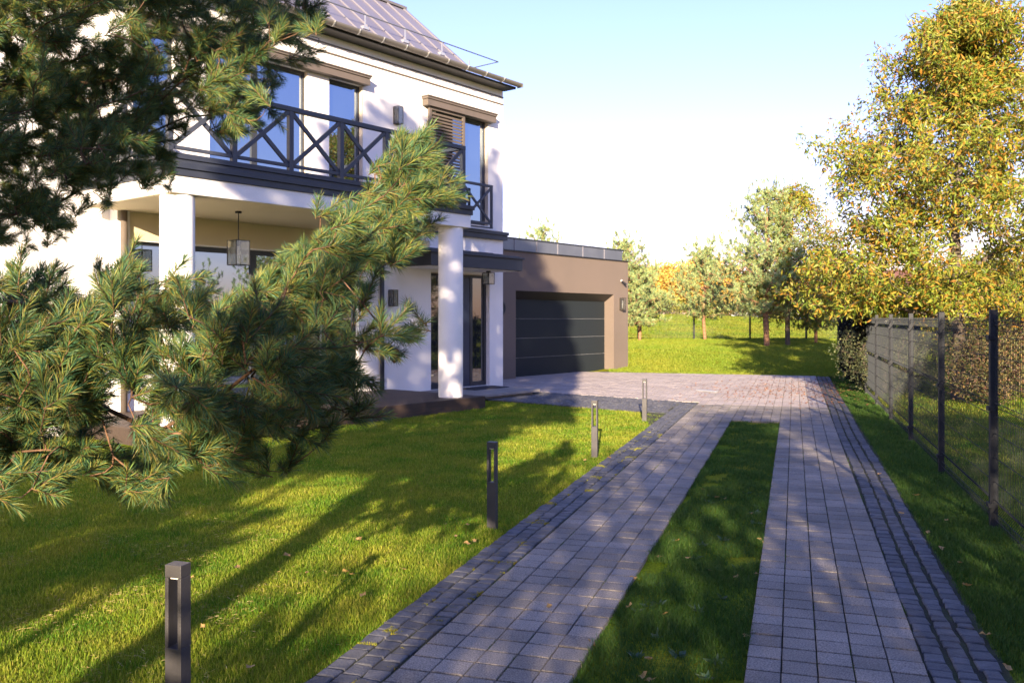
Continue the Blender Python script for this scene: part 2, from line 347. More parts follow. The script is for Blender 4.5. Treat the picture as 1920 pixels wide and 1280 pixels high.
blocks('cobble_path', W[:, 0], W[:, 1], .043, .044, ROT_H, M['sett'], ztop=-.003, tilt=.03, jit=.006, inset=.007, bev=.005, seed=15)
# weathered moss tufts in the joints of the left setts

# ---------------------------------------------------------------- grass
CAMXY = np.zeros(2)
def grass(name, m, sampler, count, h, wd, seed, falloff=6., kind='stuff', label=None, zbase=None, hvar=.4, lean=.5):
    r = np.random.default_rng(seed); P = sampler(r, count)
    d = np.linalg.norm(P, axis=1); k = r.uniform(size=len(P)) < np.minimum(1, (falloff/np.maximum(d, .1))**1.6); P = P[k]; d = d[k]; n = len(P)
    clump = .85 + .2*vnoise(P, 3.1, seed)
    H = h*r.uniform(1-hvar, 1+hvar, n)*np.clip(clump, .35, 1.3); Wd = wd*(.7+d/9)*r.uniform(.7, 1.3, n)
    a = r.uniform(0, 2*math.pi, n); ln = r.uniform(.1, lean, n)*H*1.2
    z = (zf(P[:, 0], P[:, 1]) if zbase is None else np.full(n, zbase)) - .004
    side = np.stack([-np.sin(a), np.cos(a), 0*a], 1)*Wd[:, None]; dr = np.stack([np.cos(a), np.sin(a), 0*a], 1)
    tw = r.uniform(0, 2*math.pi, n); side = np.stack([np.cos(tw), np.sin(tw), 0*a], 1)*Wd[:, None]
    B = np.stack([P[:, 0], P[:, 1], z], 1); Md = B + dr*(ln*.35)[:, None]; Md[:, 2] += H*.6; T = B + dr*ln[:, None]; T[:, 2] += H
    V = np.stack([B-side, B+side, Md+side*.7, Md-side*.7, T], 1).reshape(-1, 3); o = (np.arange(n)*5)[:, None]
    Fc = np.concatenate([o+[0, 1, 2], o+[0, 2, 3], o+[3, 2, 4]], 0)
    ob = npmesh(name, V, Fc, m)
    return tag(ob, label, 'grass' if label else None, kind=kind)
def boxsamp(n0, n1, t0, t1, flt=None):
    def f(r, c):
        G = np.stack([r.uniform(n0, n1, c), r.uniform(t0, t1, c)], 1); W = G[:, :1]*N_ + G[:, 1:]*D
        d = W[:, 1]; k = (d > 1.5) & (np.abs(W[:, 0]) < d*.62+.4)
        if flt is not None: k &= flt(W)
        return W[k]
    return f
def leftlawn(W):
    u, v = uv(W); return ~((u > 1.70)) & ~((v > -.38) & (u < .58) & (u > -6.2)) & (v < 2.2) & ~((v > .5) & (u > .5))
grass('lawn_grass', M['grass'], boxsamp(-15, -2.115, 2.2, 17.5, leftlawn), 2200000, .034, .0015, 21, 5.5, label='mown green and straw lawn between the house and the driveway')
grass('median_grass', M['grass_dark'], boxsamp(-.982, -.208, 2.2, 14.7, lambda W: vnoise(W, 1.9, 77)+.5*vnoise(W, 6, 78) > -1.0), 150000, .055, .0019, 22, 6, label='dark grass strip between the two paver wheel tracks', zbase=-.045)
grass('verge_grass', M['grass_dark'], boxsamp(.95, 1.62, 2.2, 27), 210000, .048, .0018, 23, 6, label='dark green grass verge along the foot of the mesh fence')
grass('neighbour_grass', M['grass'], boxsamp(1.62, 12, 3, 30), 700000, .055, .0024, 24, 6, label='sun patched lawn on the far side of the mesh fence')
grass('back_lawn_grass', M['grass_back'], lambda r, c: (lambda W: W[(uv(W)[0] > 4) & (nt_(W)[1] > 26.8) & (W[:, 0] < W[:, 1]*.5) & (W[:, 0] > W[:, 1]*.11)])(np.stack([r.uniform(2, 20, c), r.uniform(25, 41, c)], 1)), 900000, .05, .0018, 25, 14, label='bright mown grass on the bank behind the driveway')
grass('hill_grass', M['grass_back'], lambda r, c: (lambda W: W[(W[:, 0] < W[:, 1]*.5) & (W[:, 0] > W[:, 1]*.1)])(np.stack([r.uniform(5, 38, c), r.uniform(54, 76, c)], 1)), 700000, .08, .006, 26, 30, label='pale grass on the low hill beyond the back fence')
def leaf_quads(P, Dr, Ln, Wd, r, fold=.25):
    n = len(P); Dr = Dr/np.linalg.norm(Dr, axis=1, keepdims=True); a = np.cross(Dr, r.normal(size=(n, 3))); a /= np.linalg.norm(a, axis=1, keepdims=True)
    nn = np.cross(Dr, a); L = Ln[:, None]; Wd = Wd[:, None]
    V = np.stack([P, P+Dr*L*.45+a*Wd*.5+nn*Wd*fold, P+Dr*L, P+Dr*L*.45-a*Wd*.5+nn*Wd*fold], 1).reshape(-1, 3)
    o = (np.arange(n)*4)[:, None]; return V, np.concatenate([o+[0, 1, 2], o+[0, 2, 3]], 0)
M['moss'] = mat('joint_moss', (.12, .15, .01), rough=.9, island=.3, c3=[(.10, .13, .01), (.20, .20, .015), (.28, .22, .02)])
grass('joint_moss', M['moss'], boxsamp(-2.12, -1.80, 3, 13, lambda W: vnoise(W, 5.5, 55)+.6*vnoise(W, 17, 56) > 1.0), 160000, .012, .0022, 27, 7, label='tufts of yellow moss in the joints of the left dark setts', zbase=-.008)
def jointsamp(r, c):
    n_ = np.concatenate([-1.786+.163*r.integers(0, 5, c//2), -.221+.163*r.integers(0, 6, c//2)])+r.normal(0, .004, c//2*2); t = r.uniform(2.5, 20, len(n_))
    W = n_[:, None]*N_+t[:, None]*D; k = (vnoise(np.stack([n_*9, t], 1), 1.3, 61)+.7*vnoise(np.stack([n_*9, t], 1), 6, 62)) > .85
    return W[k]
grass('joint_weeds', M['grass_dark'], jointsamp, 60000, .018, .0012, 28, 7, label='small weeds growing in the lengthwise joints of the pavers', zbase=-.012)
def straw():
    r = np.random.default_rng(33); n = 17000; P = np.stack([r.normal(-2.9, 1.1, n), r.normal(4.6, 1.5, n)], 1); P = P[(P[:, 1] > 2.6) & (nt_(P)[0] < -2.2)]; n = len(P)
    k = vnoise(P, 1.7, 4)+r.normal(0, .3, n) > .3; P = P[k]; n = len(P); a = r.uniform(0, 6.28, n)
    B = np.stack([P[:, 0], P[:, 1], -.03+r.uniform(.004, .034, n)], 1); d = np.stack([np.cos(a), np.sin(a), r.normal(0, .15, n)], 1)
    M['straw'] = mat('dry_straw', (.45, .33, .15), rough=.7, island=.3, c3=[(.50, .36, .16), (.40, .26, .10), (.58, .46, .24)])
    V, Fc = leaf_quads(B, d, r.uniform(.015, .055, n), np.full(n, .0017), r, 0)
    tag(npmesh('straw_litter', V, Fc, M['straw']), 'dry tan grass and needle litter on the lawn at the bottom left', 'straw litter', kind='stuff')
straw()
# broad-leaved weeds in the median
def weeds():
    r = np.random.default_rng(31); M['weed'] = mat('weed_leaf', (.06, .12, .045), rough=.5, island=.25, trans=.25, c3=[(.04, .10, .03), (.07, .13, .06), (.10, .16, .09)])
    for i in range(26):
        p = dw(r.uniform(-.9, -.3), r.uniform(3.4, 9)); k = r.integers(5, 9); a = r.uniform(0, 6.28)+np.arange(k)*2.4
        Dr = np.stack([np.cos(a), np.sin(a), r.uniform(.25, .9, k)], 1); P = np.repeat([[p[0], p[1], -.035]], k, 0)
        V, Fc = leaf_quads(P, Dr, r.uniform(.04, .075, k), r.uniform(.02, .035, k), r, .15)
        tag(npmesh('weed_plant', V, Fc, M['weed']), 'small broad leaved weed rosette growing in the grass strip between the wheel tracks', 'weed', 'weeds in the median strip')
weeds()

# ---------------------------------------------------------------- fallen leaves
def dead_leaf_mesh(r, s):
    k = 9; V = [(0, 0, 0)]; Fc = []
    for i in range(k):
        a = 2*math.pi*i/k; q = s*(.5+.28*((i % 2)))*r.uniform(.8, 1.2); V.append((q*math.cos(a)*1.25, q*math.sin(a)*.8, r.uniform(.0, .45)*s))
    for i in range(k): Fc.append((0, 1+i, 1+(i+1) % k))
    return V, Fc
def fallen():
    r = np.random.default_rng(41)
    def put(xy, z, s, label, group, m='dead'):
        V, Fc = dead_leaf_mesh(r, s); o = npmesh('fallen_leaf', V, Fc, M[m]); o.location = (xy[0], xy[1], z); o.rotation_euler = (r.uniform(-.35, .35), r.uniform(-.35, .35), r.uniform(0, 6.28))
        tag(o, label, 'leaf', group)
    for px, py in ((537, 1045), (445, 1068), (648, 815+260), (358, 1088), (680, 1120), (575, 1078), (380, 1180), (878, 987), (890, 1018), (855, 1008), (875, 1022), (755, 1070), (470, 1255), (345, 1108), (660, 1081), (672, 1015), (1137-40, 865), (1142, 860)):
        d = F*1.65/(py-597); put(((px-960)/F*d, d), .015, r.uniform(.022, .038), 'curled dry leaf lying on the lawn left of the driveway', 'leaves fallen on the left lawn')
    for px, py in ((1345, 930), (1360, 932), (1180, 1132), (1435, 1015), (1290, 1042), (1380, 1077), (1418, 1072), (1425, 1009), (1331, 1066), (1186, 1081), (1245, 1147), (1398, 1187), (1110, 1203), (1216, 1231), (1205, 1262), (1221, 1270), (1407, 960), (1318, 915), (1235, 1040), (1270, 1010)):
        d = F*1.65/(py-597); put(((px-960)/F*d, d), -.012, r.uniform(.022, .040), 'dry leaf caught in the grass strip between the wheel tracks', 'leaves fallen on the median strip')
    for px, py in ((1850, 1193), (1888, 1255), (1800, 1057), (1812, 1100), (1690, 965), (1716, 930), (1774, 977), (1765, 1030), (1740, 1000), (1650, 890)):
        d = F*1.65/(py-597); put(((px-960)/F*d, d), .01, r.uniform(.026, .045), 'tan dry leaf on the grass verge beside the right setts', 'leaves fallen on the right verge')
    d = F*1.65/(1138-597); put(((1029-960)/F*d, d), .006, .028, 'single pale leaf lying on the left paver track near the camera', None)
    n = 900; G = np.stack([r.normal(0, 1.2, n), r.normal(21.2, 1.9, n)], 1); G = G[(G[:, 0] > -2.6) & (G[:, 0] < .95) & (G[:, 1] < 26.6) & (G[:, 1] > 15.5)]
    G2 = np.stack([r.uniform(.5, 1.5, 240), r.uniform(18, 27, 240)], 1); G = np.concatenate([G, G2])
    G3_ = np.stack([r.uniform(1.7, 4.6, 420), r.uniform(27.0, 33.5, 420)], 1)*[1, 1]; G = np.concatenate([G, G3_])
    Vs = []; Fs = []; o = 0
    for g in G:
        V, Fc = dead_leaf_mesh(r, r.uniform(.018, .036)); V = np.array(V); a = r.uniform(0, 6.28); c, s_ = math.cos(a), math.sin(a); w_ = dw(*g)
        V = np.stack([V[:, 0]*c-V[:, 1]*s_+w_[0], V[:, 0]*s_+V[:, 1]*c+w_[1], V[:, 2]+(.004 if g[1] < 26.8 else float(zf(*w_))+.03)], 1); Vs.append(V); Fs.append(np.array(Fc)+o); o += len(V)
    tag(npmesh('leaf_litter', np.concatenate(Vs), np.concatenate(Fs), M['dead_dark']), 'scatter of small brown leaves on the sunny far end of the driveway', 'leaf litter', kind='stuff')
fallen()

# ---------------------------------------------------------------- house
house = empty('white_house', (O[0], O[1], 0), ROT_H, label='white two storey house with columned porch, dark balcony railing and grey metal roof', cat='house')
def grid_wall(name, m, parent, u0, u1, v0, v1, z0, z1, holes, bevel=0):
    us = sorted({u0, u1} | {h[0] for h in holes} | {h[1] for h in holes}); zs = sorted({z0, z1} | {h[2] for h in holes} | {h[3] for h in holes})
    b = MB(); solid = {}
    for i in range(len(us)-1):
        for j in range(len(zs)-1):
            cu, cz = (us[i]+us[i+1])/2, (zs[j]+zs[j+1])/2
            solid[i, j] = not any(h[0] < cu < h[1] and h[2] < cz < h[3] for h in holes)
    def quad(*p): b.poly(p, (0, 1, 2, 3))
    for (i, j), s_ in solid.items():
        if not s_: continue
        a, c, e, g = us[i], us[i+1], zs[j], zs[j+1]
        quad((a, v0, e), (c, v0, e), (c, v0, g), (a, v0, g)); quad((c, v1, e), (a, v1, e), (a, v1, g), (c, v1, g))
        if not solid.get((i-1, j)): quad((a, v1, e), (a, v0, e), (a, v0, g), (a, v1, g))
        if not solid.get((i+1, j)): quad((c, v0, e), (c, v1, e), (c, v1, g), (c, v0, g))
        if not solid.get((i, j-1)): quad((a, v1, e), (c, v1, e), (c, v0, e), (a, v0, e))
        if not solid.get((i, j+1)): quad((a, v0, g), (c, v0, g), (c, v1, g), (a, v1, g))
    me = bpy.data.meshes.new(name); me.from_pydata(b.v, [], b.f); bm = bmesh.new(); bm.from_mesh(me); bmesh.ops.remove_doubles(bm, verts=bm.verts, dist=1e-4); bm.to_mesh(me); bm.free()
    return link(name, me, m, parent)
WA = (-3.605, -1.553, 3.80, 6.27); WB = (-1.047, -.20, 3.80, 6.27); WC = (1.90, 3.647, 3.80, 6.24); WD = (-4.95, -4.24, 3.80, 6.27)
LA = (-4.95, -4.12, .75, 2.87); LB = (-3.95, -.30, .20, 2.86); DO = (1.744, 3.70, .10, 2.66)
grid_wall('wall', M['stucco'], house, -5.2, 4.195, 2.2, 2.5, 0, 7.07, [WA, WB, WC, WD, LA, LB, DO])
MB().box(-12.5, -5.2, 2.45, 2.75, 0, 7.07).build('wall', M['stucco'], house)
MB().box(-5.2, -4.9, 2.5, 2.75, 0, 7.07).build('wall', M['stucco'], house)
MB().box(3.895, 4.195, 2.5, 10, 0, 7.07).build('wall', M['stucco'], house)
MB().box(-12.5, -12.2, 2.75, 10, 0, 7.07).build('wall', M['stucco'], house)
MB().box(-12.2, 3.895, 9.7, 10, 0, 7.07).build('wall', M['stucco'], house)
MB().box(-12.2, 3.895, 3.4, 3.5, 0, 7.0).build('interior_wall', M['interior'], house)
MB().box(-12.2, 3.895, 2.5, 3.4, 3.45, 3.6).build('interior_floor', M['interior'], house)
# upper wall grooves
b = MB(); b.box(-5.2, 4.197, 2.180, 2.2, 6.885, 6.908); b.box(-5.2, 4.197, 2.180, 2.2, 6.715, 6.744); b.build('cornice_groove', M['hood'], house)
def window(parent, h, mull=(), glass='glass', vf=2.29, fr=.055, frame='frame', right_glass=None):
    u0, u1, z0, z1 = h; b = MB(); v1 = vf+.07
    b.box(u0, u0+fr, vf, v1, z0, z1); b.box(u1-fr, u1, vf, v1, z0, z1); b.box(u0+fr, u1-fr, vf, v1, z1-fr, z1); b.box(u0+fr, u1-fr, vf, v1, z0, z0+fr)
    for mu in mull: b.box(mu-.06, mu+.06, vf-.004, v1-.004, z0+fr, z1-fr)
    f = b.build('window', M[frame], parent, .004)
    e = [u0+fr] + [x for mu in mull for x in (mu-.06, mu+.06)] + [u1-fr]
    for i in range(0, len(e), 2): bx('pane', M[glass], f, e[i]-.005, e[i+1]+.005, vf+.025, vf+.045, z0+fr-.005, z1-fr+.005)
    return f
window(house, WA, (-2.66,)); window(house, WB); window(house, WC); window(house, WD)
window(house, LA); window(house, LB, (-2.68, -1.88, -1.1), fr=.085)
# metal lining on the jambs facing the light
for h in (WA, WB, WC): bx('window_reveal', M['reveal'], house, h[1]-.012, h[1]-.003, 2.195, 2.289, h[2], h[3])
def hood(u0, u1, z0, z1):
    b = MB(); zm = z0+(z1-z0)*.62
    b.box(u0+.03, u1-.03, 2.03, 2.2, z0, zm); b.box(u0+.015, u1-.015, 2.01, 2.2, zm+.012, z1-.022); b.box(u0, u1, 1.99, 2.2, z1-.022, z1)
    b.box(u0+.04, u1-.04, 2.05, 2.2, zm, zm+.012); b.build('window_hood', M['hood'], house)
hood(-5.05, -.12, 6.27, 6.46); hood(1.45, 3.78, 6.20, 6.405)
# louvred shutter
b = MB(); u0, u1, z0, z1, va, vb = 1.60, 2.74, 3.95, 6.20, 2.10, 2.15
b.box(u0, u0+.07, va, vb, z0, z1); b.box(u1-.07, u1, va, vb, z0, z1); b.box(u0+.07, u1-.07, va, vb, z1-.06, z1); b.box(u0+.07, u1-.07, va, vb, z0, z0+.07)
sh = b.build('shutter', M['hood'], house, .003)
b = MB(); z = z0+.10
while z < z1-.08: b.poly([(u0+.07, va, z-.02), (u1-.07, va, z-.02), (u1-.07, vb, z+.035), (u0+.07, vb, z+.035), (u0+.07, va+.008, z-.028), (u1-.07, va+.008, z-.028), (u1-.07, vb+.008, z+.027), (u0+.07, vb+.008, z+.027)], (0, 1, 2, 3), (4, 7, 6, 5), (0, 4, 5, 1), (3, 2, 6, 7)); z += .072
b.build('slats', M['hood'], sh)
# juliet balcony
def xrail(parent, name, p0, p1, z0, z1, posts, w=.05, rw=.078, brace=.062, v=0, top=.07):
    """straight railing along u from p0 to p1 at v; posts = list of u"""
    rl = empty(name, (0, v, 0)); rl.parent = parent
    MB().box(p0-rw/2, p1+rw/2, -rw/2-.005, rw/2+.005, z1-top, z1).build('top_rail', M['rail'], rl, .004)
    MB().box(p0, p1, -.022, .022, z0, z0+.05).build('bottom_rail', M['rail'], rl, .003)
    for q in posts: MB().box(q-rw/2, q+rw/2, -rw/2, rw/2, z0-.06, z1-top).build('post', M['rail'], rl, .003)
    for a, c in zip(posts[:-1], posts[1:]):
        MB().bar((a+rw/2, .012, z1-top-.01), (c-rw/2, .012, z0+.05), .036, brace).build('brace', M['rail'], rl)
        MB().bar((a+rw/2, -.013, z0+.05), (c-rw/2, -.013, z1-top-.01), .036, brace).build('brace', M['rail'], rl)
    return rl
posts = [-5.68, -4.70, -3.72, -2.74, -1.765, -.80, .165]
xrail(house, 'balcony_railing', -5.68, .165, 3.93, 4.845, posts, v=-.15)
jr = xrail(house, 'window_railing', 2.50, 3.50, 3.80, 4.71, [2.50, 3.50], v=1.97, rw=.05, brace=.05, top=.055)
# side rails run back to the wall
for uu in (-5.68, .165):
    rl = empty('side_railing', (uu, 0, 0)); rl.parent = house
    MB().box(-.035, .035, -.115, 2.195, 4.775, 4.842).build('top_rail', M['rail'], rl, .004); MB().box(-.022, .022, -.115, 2.195, 3.93, 3.98).build('bottom_rail', M['rail'], rl)
    for a, c in ((-.12, 1.05), (1.05, 2.19)):
        MB().bar((0.012, a+.03, 4.77), (0.012, c-.03, 3.98), .024, .04).build('brace', M['rail'], rl); MB().bar((-.013, a+.03, 3.98), (-.013, c-.03, 4.77), .024, .04).build('brace', M['rail'], rl)
    MB().box(-.03, .03, 1.02, 1.08, 3.9, 4.775).build('post', M['rail'], rl)
MB().box(2.47, 3.53, 1.945, 2.0, 3.715, 3.74).build('railing_foot', M['rail'], house)
# balcony slab
MB().box(-5.73, .28, -.25, 2.2, 3.33, 3.565).build('balcony_slab', M['stucco'], house, .008)
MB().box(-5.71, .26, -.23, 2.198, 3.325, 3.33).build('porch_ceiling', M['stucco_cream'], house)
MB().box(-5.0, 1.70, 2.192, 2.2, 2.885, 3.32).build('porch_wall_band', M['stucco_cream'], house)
b = MB(); b.box(-5.76, .31, -.28, 2.195, 3.565, 3.66); b.box(-5.78, .33, -.31, 2.195, 3.66, 3.735); b.build('balcony_fascia', M['dark_metal'], house, .005)
b = MB(); b.box(-5.73, .22, -.20, 2.19, 3.735, 3.80); b.box(-5.75, .24, -.225, 2.19, 3.80, 3.875); b.build('balcony_kerb', M['dark_metal'], house, .005)
b = MB(); b.box(.34, 4.25, 2.10, 2.2, 3.50, 3.61); b.box(.34, 4.27, 2.07, 2.2, 3.61, 3.69); b.build('cornice', M['dark_metal'], house, .004)
for uu in (0., -5.48):
    c = lathe('column', [(.222, .2), (.228, .22), (.228, 3.30), (.222, 3.326)], M['stucco'], house, 48); c.location = (uu, 0, 0)
# downpipe
MB().tube((.27, 2.14, .2), (.27, 2.14, 3.5), .045, k=12).build('downpipe', M['dark_metal'], house, smooth=True)
MB().tube((-5.13, 2.13, .2), (-5.13, 2.13, 3.32), .05, k=12).build('downpipe', M['hood'], house, smooth=True)
# roof
rl, re = -12.8, 2.52
b = MB(); b.poly([(rl, 1.80, 7.16), (re, 1.80, 7.16), (re, 3.835, 8.90), (rl, 3.835, 8.90), (rl, 3.9, 7.16), (re, 3.9, 7.16)], (0, 1, 2, 3), (1, 5, 2), (0, 3, 4), (0, 4, 5, 1))
roof = b.build('roof', M['roof'], house)
b = MB(); b.poly([(rl, 3.835, 8.90), (re, 3.835, 8.90), (re, 6.4, 9.3), (rl, 6.4, 9.3), (re, 9.9, 7.2), (rl, 9.9, 7.2), (re, 3.9, 7.16)], (0, 1, 2, 3), (3, 2, 4, 5), (1, 6, 4, 2)); b.build('roof', M['roof'], house)
b = MB(); u_ = rl+.2
dv, dz = 2.035, 1.74; ln = math.hypot(dv, dz); nv, nz = -dz/ln, dv/ln
while u_ < re:
    b.bar((u_, 1.80+nv*.018, 7.16+nz*.018), (u_, 3.835+nv*.018, 8.90+nz*.018), .016, .032); u_ += .52
b.build('roof_seam', M['seam'], roof)
MB().box(rl, re+.05, 3.78, 3.90, 8.90, 8.96).build('ridge_cap', M['gutter'], roof)
MB().bar((re, 1.80, 7.17), (re, 3.835, 8.91), .05, .05).build('verge_flashing', M['seam'], roof)
MB().box(re+.01, 4.20, 2.0, 9.9, 7.07, 7.15).build('flat_roof', M['zinc'], house)
MB().box(rl, 4.24, 1.84, 2.199, 7.05, 7.10).build('soffit', M['black'], house)
b = MB(); k = 9; rr = .085; prof = []
for i in range(k+1): t = math.pi*i/k; prof.append((1.755-rr*math.cos(t), 7.165-rr*math.sin(t)))
for i in range(k+1): t = math.pi*(k-i)/k; prof.append((1.755-(rr-.006)*math.cos(t), 7.165-(rr-.006)*math.sin(t)))
b.prism(prof, 0, rl, 4.30); gut = b.build('gutter', M['gutter'], house)
b = MB(); u_ = rl+.3
while u_ < 4.2:
    for i in range(k): t = math.pi*i/k; t2 = math.pi*(i+1)/k; b.bar((u_, 1.755-(rr+.006)*math.cos(t), 7.165-(rr+.006)*math.sin(t)), (u_, 1.755-(rr+.006)*math.cos(t2), 7.165-(rr+.006)*math.sin(t2)), .025, .008)
    u_ += .62
b.build('gutter_bracket', M['steel'], gut)
MB().box(4.285, 4.305, 1.67, 1.84, 7.08, 7.17).build('gutter_end', M['gutter'], gut)
# snow rail and ladder on the roof
sr = empty('snow_rail', (0, 0, 0)); sr.parent = house
b = MB(); b.tube((-6, 2.0, 7.62), (3.78, 2.0, 7.62), .013, k=6); b.tube((3.78, 2.0, 7.62), (3.78, 2.75, 7.62), .013, k=6); b.build('rail', M['zinc'], sr)
for uu in (-3.6, -2.5, -1.4, -.31, .78, 1.88, 3.27):
    if uu < re: MB().bar((uu, 2.0, 7.35), (uu, 2.0, 7.62), .012, .03).build('post', M['steel'], sr); MB().box(uu-.07, uu+.07, 1.97, 2.16, 7.33, 7.39).build('clamp', M['steel'], sr)
    else: MB().bar((uu, 2.45, 7.15), (uu, 2.45, 7.62), .012, .03).build('post', M['steel'], sr); MB().box(uu-.07, uu+.07, 2.40, 2.5, 7.15, 7.24).build('clamp', M['steel'], sr)
b = MB(); o_ = .06
def rp(uu, s_): return (uu, 1.80+dv*s_+nv*o_, 7.16+dz*s_+nz*o_)
for uu in (-1.72, -1.28): b.bar(rp(uu, .18), rp(uu, 1.0), .03, .03)
for i in range(10): s_ = .22+i*.085; b.bar(rp(-1.72, s_), rp(-1.28, s_), .022, .022)
b.build('roof_ladder', M['zinc'], house)
# entrance
dr_ = MB().box(2.42, 3.90-.02, 2.31, 2.37, .10, 2.66)
vf = 2.30
b = MB(); b.box(1.744, 1.80, vf, vf+.07, .1, 2.66); b.box(2.15, 2.23, vf, vf+.07, .1, 2.66); b.box(3.14, 3.22, vf, vf+.07, .1, 2.66); b.box(3.63, 3.70, vf, vf+.07, .1, 2.66)
b.box(1.80, 2.15, vf, vf+.07, 2.58, 2.66); b.box(2.23, 3.14, vf, vf+.07, 2.58, 2.66); b.box(3.22, 3.63, vf, vf+.07, 2.58, 2.66); b.box(1.80, 2.15, vf, vf+.07, .1, .2); b.box(3.22, 3.63, vf, vf+.07, .1, .2)
df = b.build('door_frame', M['frame'], house, .004)
bx('side_glass', M['glass_dark'], df, 1.795, 2.155, vf+.03, vf+.045, .195, 2.585); bx('side_glass', M['glass_dark'], df, 3.215, 3.635, vf+.03, vf+.045, .195, 2.585)
dd = bx('door', M['door'], house, 2.24, 3.13, vf+.012, vf+.06, .11, 2.575, .004)
MB().tube((2.36, vf-.03, .9), (2.36, vf-.03, 1.9), .014, k=10).build('handle', M['steel'], dd, smooth=True)
MB().box(1.752, 3.692, 2.205, 2.295, 2.64, 2.657).build('lintel', M['reveal'], house)
# canopy over the door
b = MB(); b.box(.72, 3.68, 1.20, 2.066, 2.72, 2.98); cn = b.build('canopy', M['dark_metal'], house, .006)
b = MB(); b.box(.68, 3.72, 1.16, 2.066, 2.98, 3.02); b.box(.68, 3.70, 1.30, 2.066, 3.02, 3.055); b.box(.70, 3.40, 1.55, 2.066, 3.055, 3.10); b.box(.70, 3.36, 1.8, 2.066, 3.10, 3.14); b.build('canopy_roofing', M['dark_metal'], cn, .004)
MB().box(.80, 3.60, 1.28, 2.195, 2.712, 2.72).build('canopy_soffit', M['stucco'], cn)
MB().box(.72, 3.70, 2.069, 2.199, 2.725, 3.10).build('canopy_flashing', M['dark_metal'], cn)
# plinth at the left
MB().box(-12.4, -6.25, 1.7, 2.448, -.06, .12).build('plinth', M['plinth'], house, .01)

# ---------------------------------------------------------------- garage
gar = empty('garage', (*hw(8.5, 4.05), 0), ROT_H, label='flat roofed taupe garage with wide dark sectional door', cat='garage')
def g(x): return x-8.5
GW = (g(7.0), g(12.04), -.02, 2.42)
grid_wall('wall', M['taupe'], gar, g(4.2), g(12.9), 0, .45, -.05, 3.50, [GW])
MB().box(g(12.6), g(12.9), .45, 7, -.05, 3.5).build('wall', M['taupe'], gar); MB().box(g(4.2), g(4.5), .45, 7, -.05, 3.5).build('wall', M['taupe'], gar); MB().box(g(4.5), g(12.6), 6.7, 7, -.05, 3.5).build('wall', M['taupe'], gar)
MB().prism([(.012, 2.415), (.34, 2.19), (.34, 2.415)], 0, g(7.003), g(12.037)).build('door_soffit', M['black'], gar)  # coloured black: the shade under the opening's top is put into the colour
gd = empty('garage_door', (0, 0, 0)); gd.parent = gar
for i in range(4): bx('door_panel', M['garage_door'], gd, g(7.02), g(12.02), .345, .39, -.015+i*.555, -.015+(i+1)*.555-.012, .004)
MB().box(g(7.005), g(12.035), .36, .44, -.01, 2.41).build('panel_joint', M['groove'], gd)
b = MB(); b.box(g(4.25), g(12.95), -.04, 7.04, 3.50, 3.53); b.build('drip_edge', M['black'], gar)
b = MB(); b.box(g(4.25), g(12.62), .05, .30, 3.53, 3.85); b.box(g(12.4), g(12.62), .3, 6.9, 3.53, 3.85); fa = b.build('parapet', M['zinc'], gar, .003)
for uu in (7.0, 8.02, 9.04, 10.35, 11.55): MB().box(g(uu)-.010, g(uu)+.010, .036, .052, 3.535, 3.845).build('parapet_seam', M['seam'], fa)
MB().box(g(4.25), g(12.66), .02, .34, 3.852, 3.885).build('parapet_cap', M['dark_metal'], gar, .004)
MB().box(g(4.3), g(12.4), .3, 6.9, 3.54, 3.6).build('flat_roof', M['zinc'], gar)
vt = MB().tube((g(6.8), .5, 3.6), (g(6.8), .5, 3.98), .03, k=10); vt.tube((g(6.8), .5, 3.98), (g(6.8), .5, 4.03), .055, .02, k=10); vt.build('roof_vent', M['steel'], gar)
# round porthole window in shade by the corner
dk = lathe('porthole', [(0, 0), (.17, 0), (.17, .03), (.21, .03), (.215, 0)], M['black'], gar); dk.rotation_euler = (R(90), 0, 0); dk.location = (g(6.32), -.002, 1.93)

# ---------------------------------------------------------------- step, deck, doormat
stp = empty('entrance_step', (*hw(2.6, 1.3), 0), ROT_H, label='pale stone slab step in front of the navy entrance door', cat='step')
MB().box(-1.75, .92, -.72, .888, .04, .10).build('tread', M['stone'], stp, .006); MB().box(-1.6, .8, -.6, .888, -.05, .04).build('riser', M['stone'], stp)
dm = bx('doormat', M['mat'], None, -.62, .52, -.3, .22, 0, .014, .004); dm.location = (*hw(2.95, 1.72), .101); dm.rotation_euler = (0, 0, ROT_H)
tag(dm, 'thin dark rectangular doormat on the stone entrance step', 'doormat')
dk = empty('wooden_deck', (*hw(-2.6, .9), 0), ROT_H, label='low dark brown timber deck under the porch columns', cat='deck')
b = MB(); vv = -1.23; k_ = 0
while vv < 1.28: b.box(-3.45, 3.13, vv, vv+.132, .175, .20); vv += .138
b.build('boards', M['deck'], dk, .003)
MB().box(-3.45, 3.13, -1.265, -1.235, -.06, .197).build('front_skirt', M['deck'], dk, .004); MB().box(3.132, 3.16, -1.265, 1.28, -.06, .197).build('side_skirt', M['deck'], dk, .004); MB().box(-3.48, -3.452, -1.265, 1.28, -.06, .197).build('side_skirt', M['deck'], dk, .004)

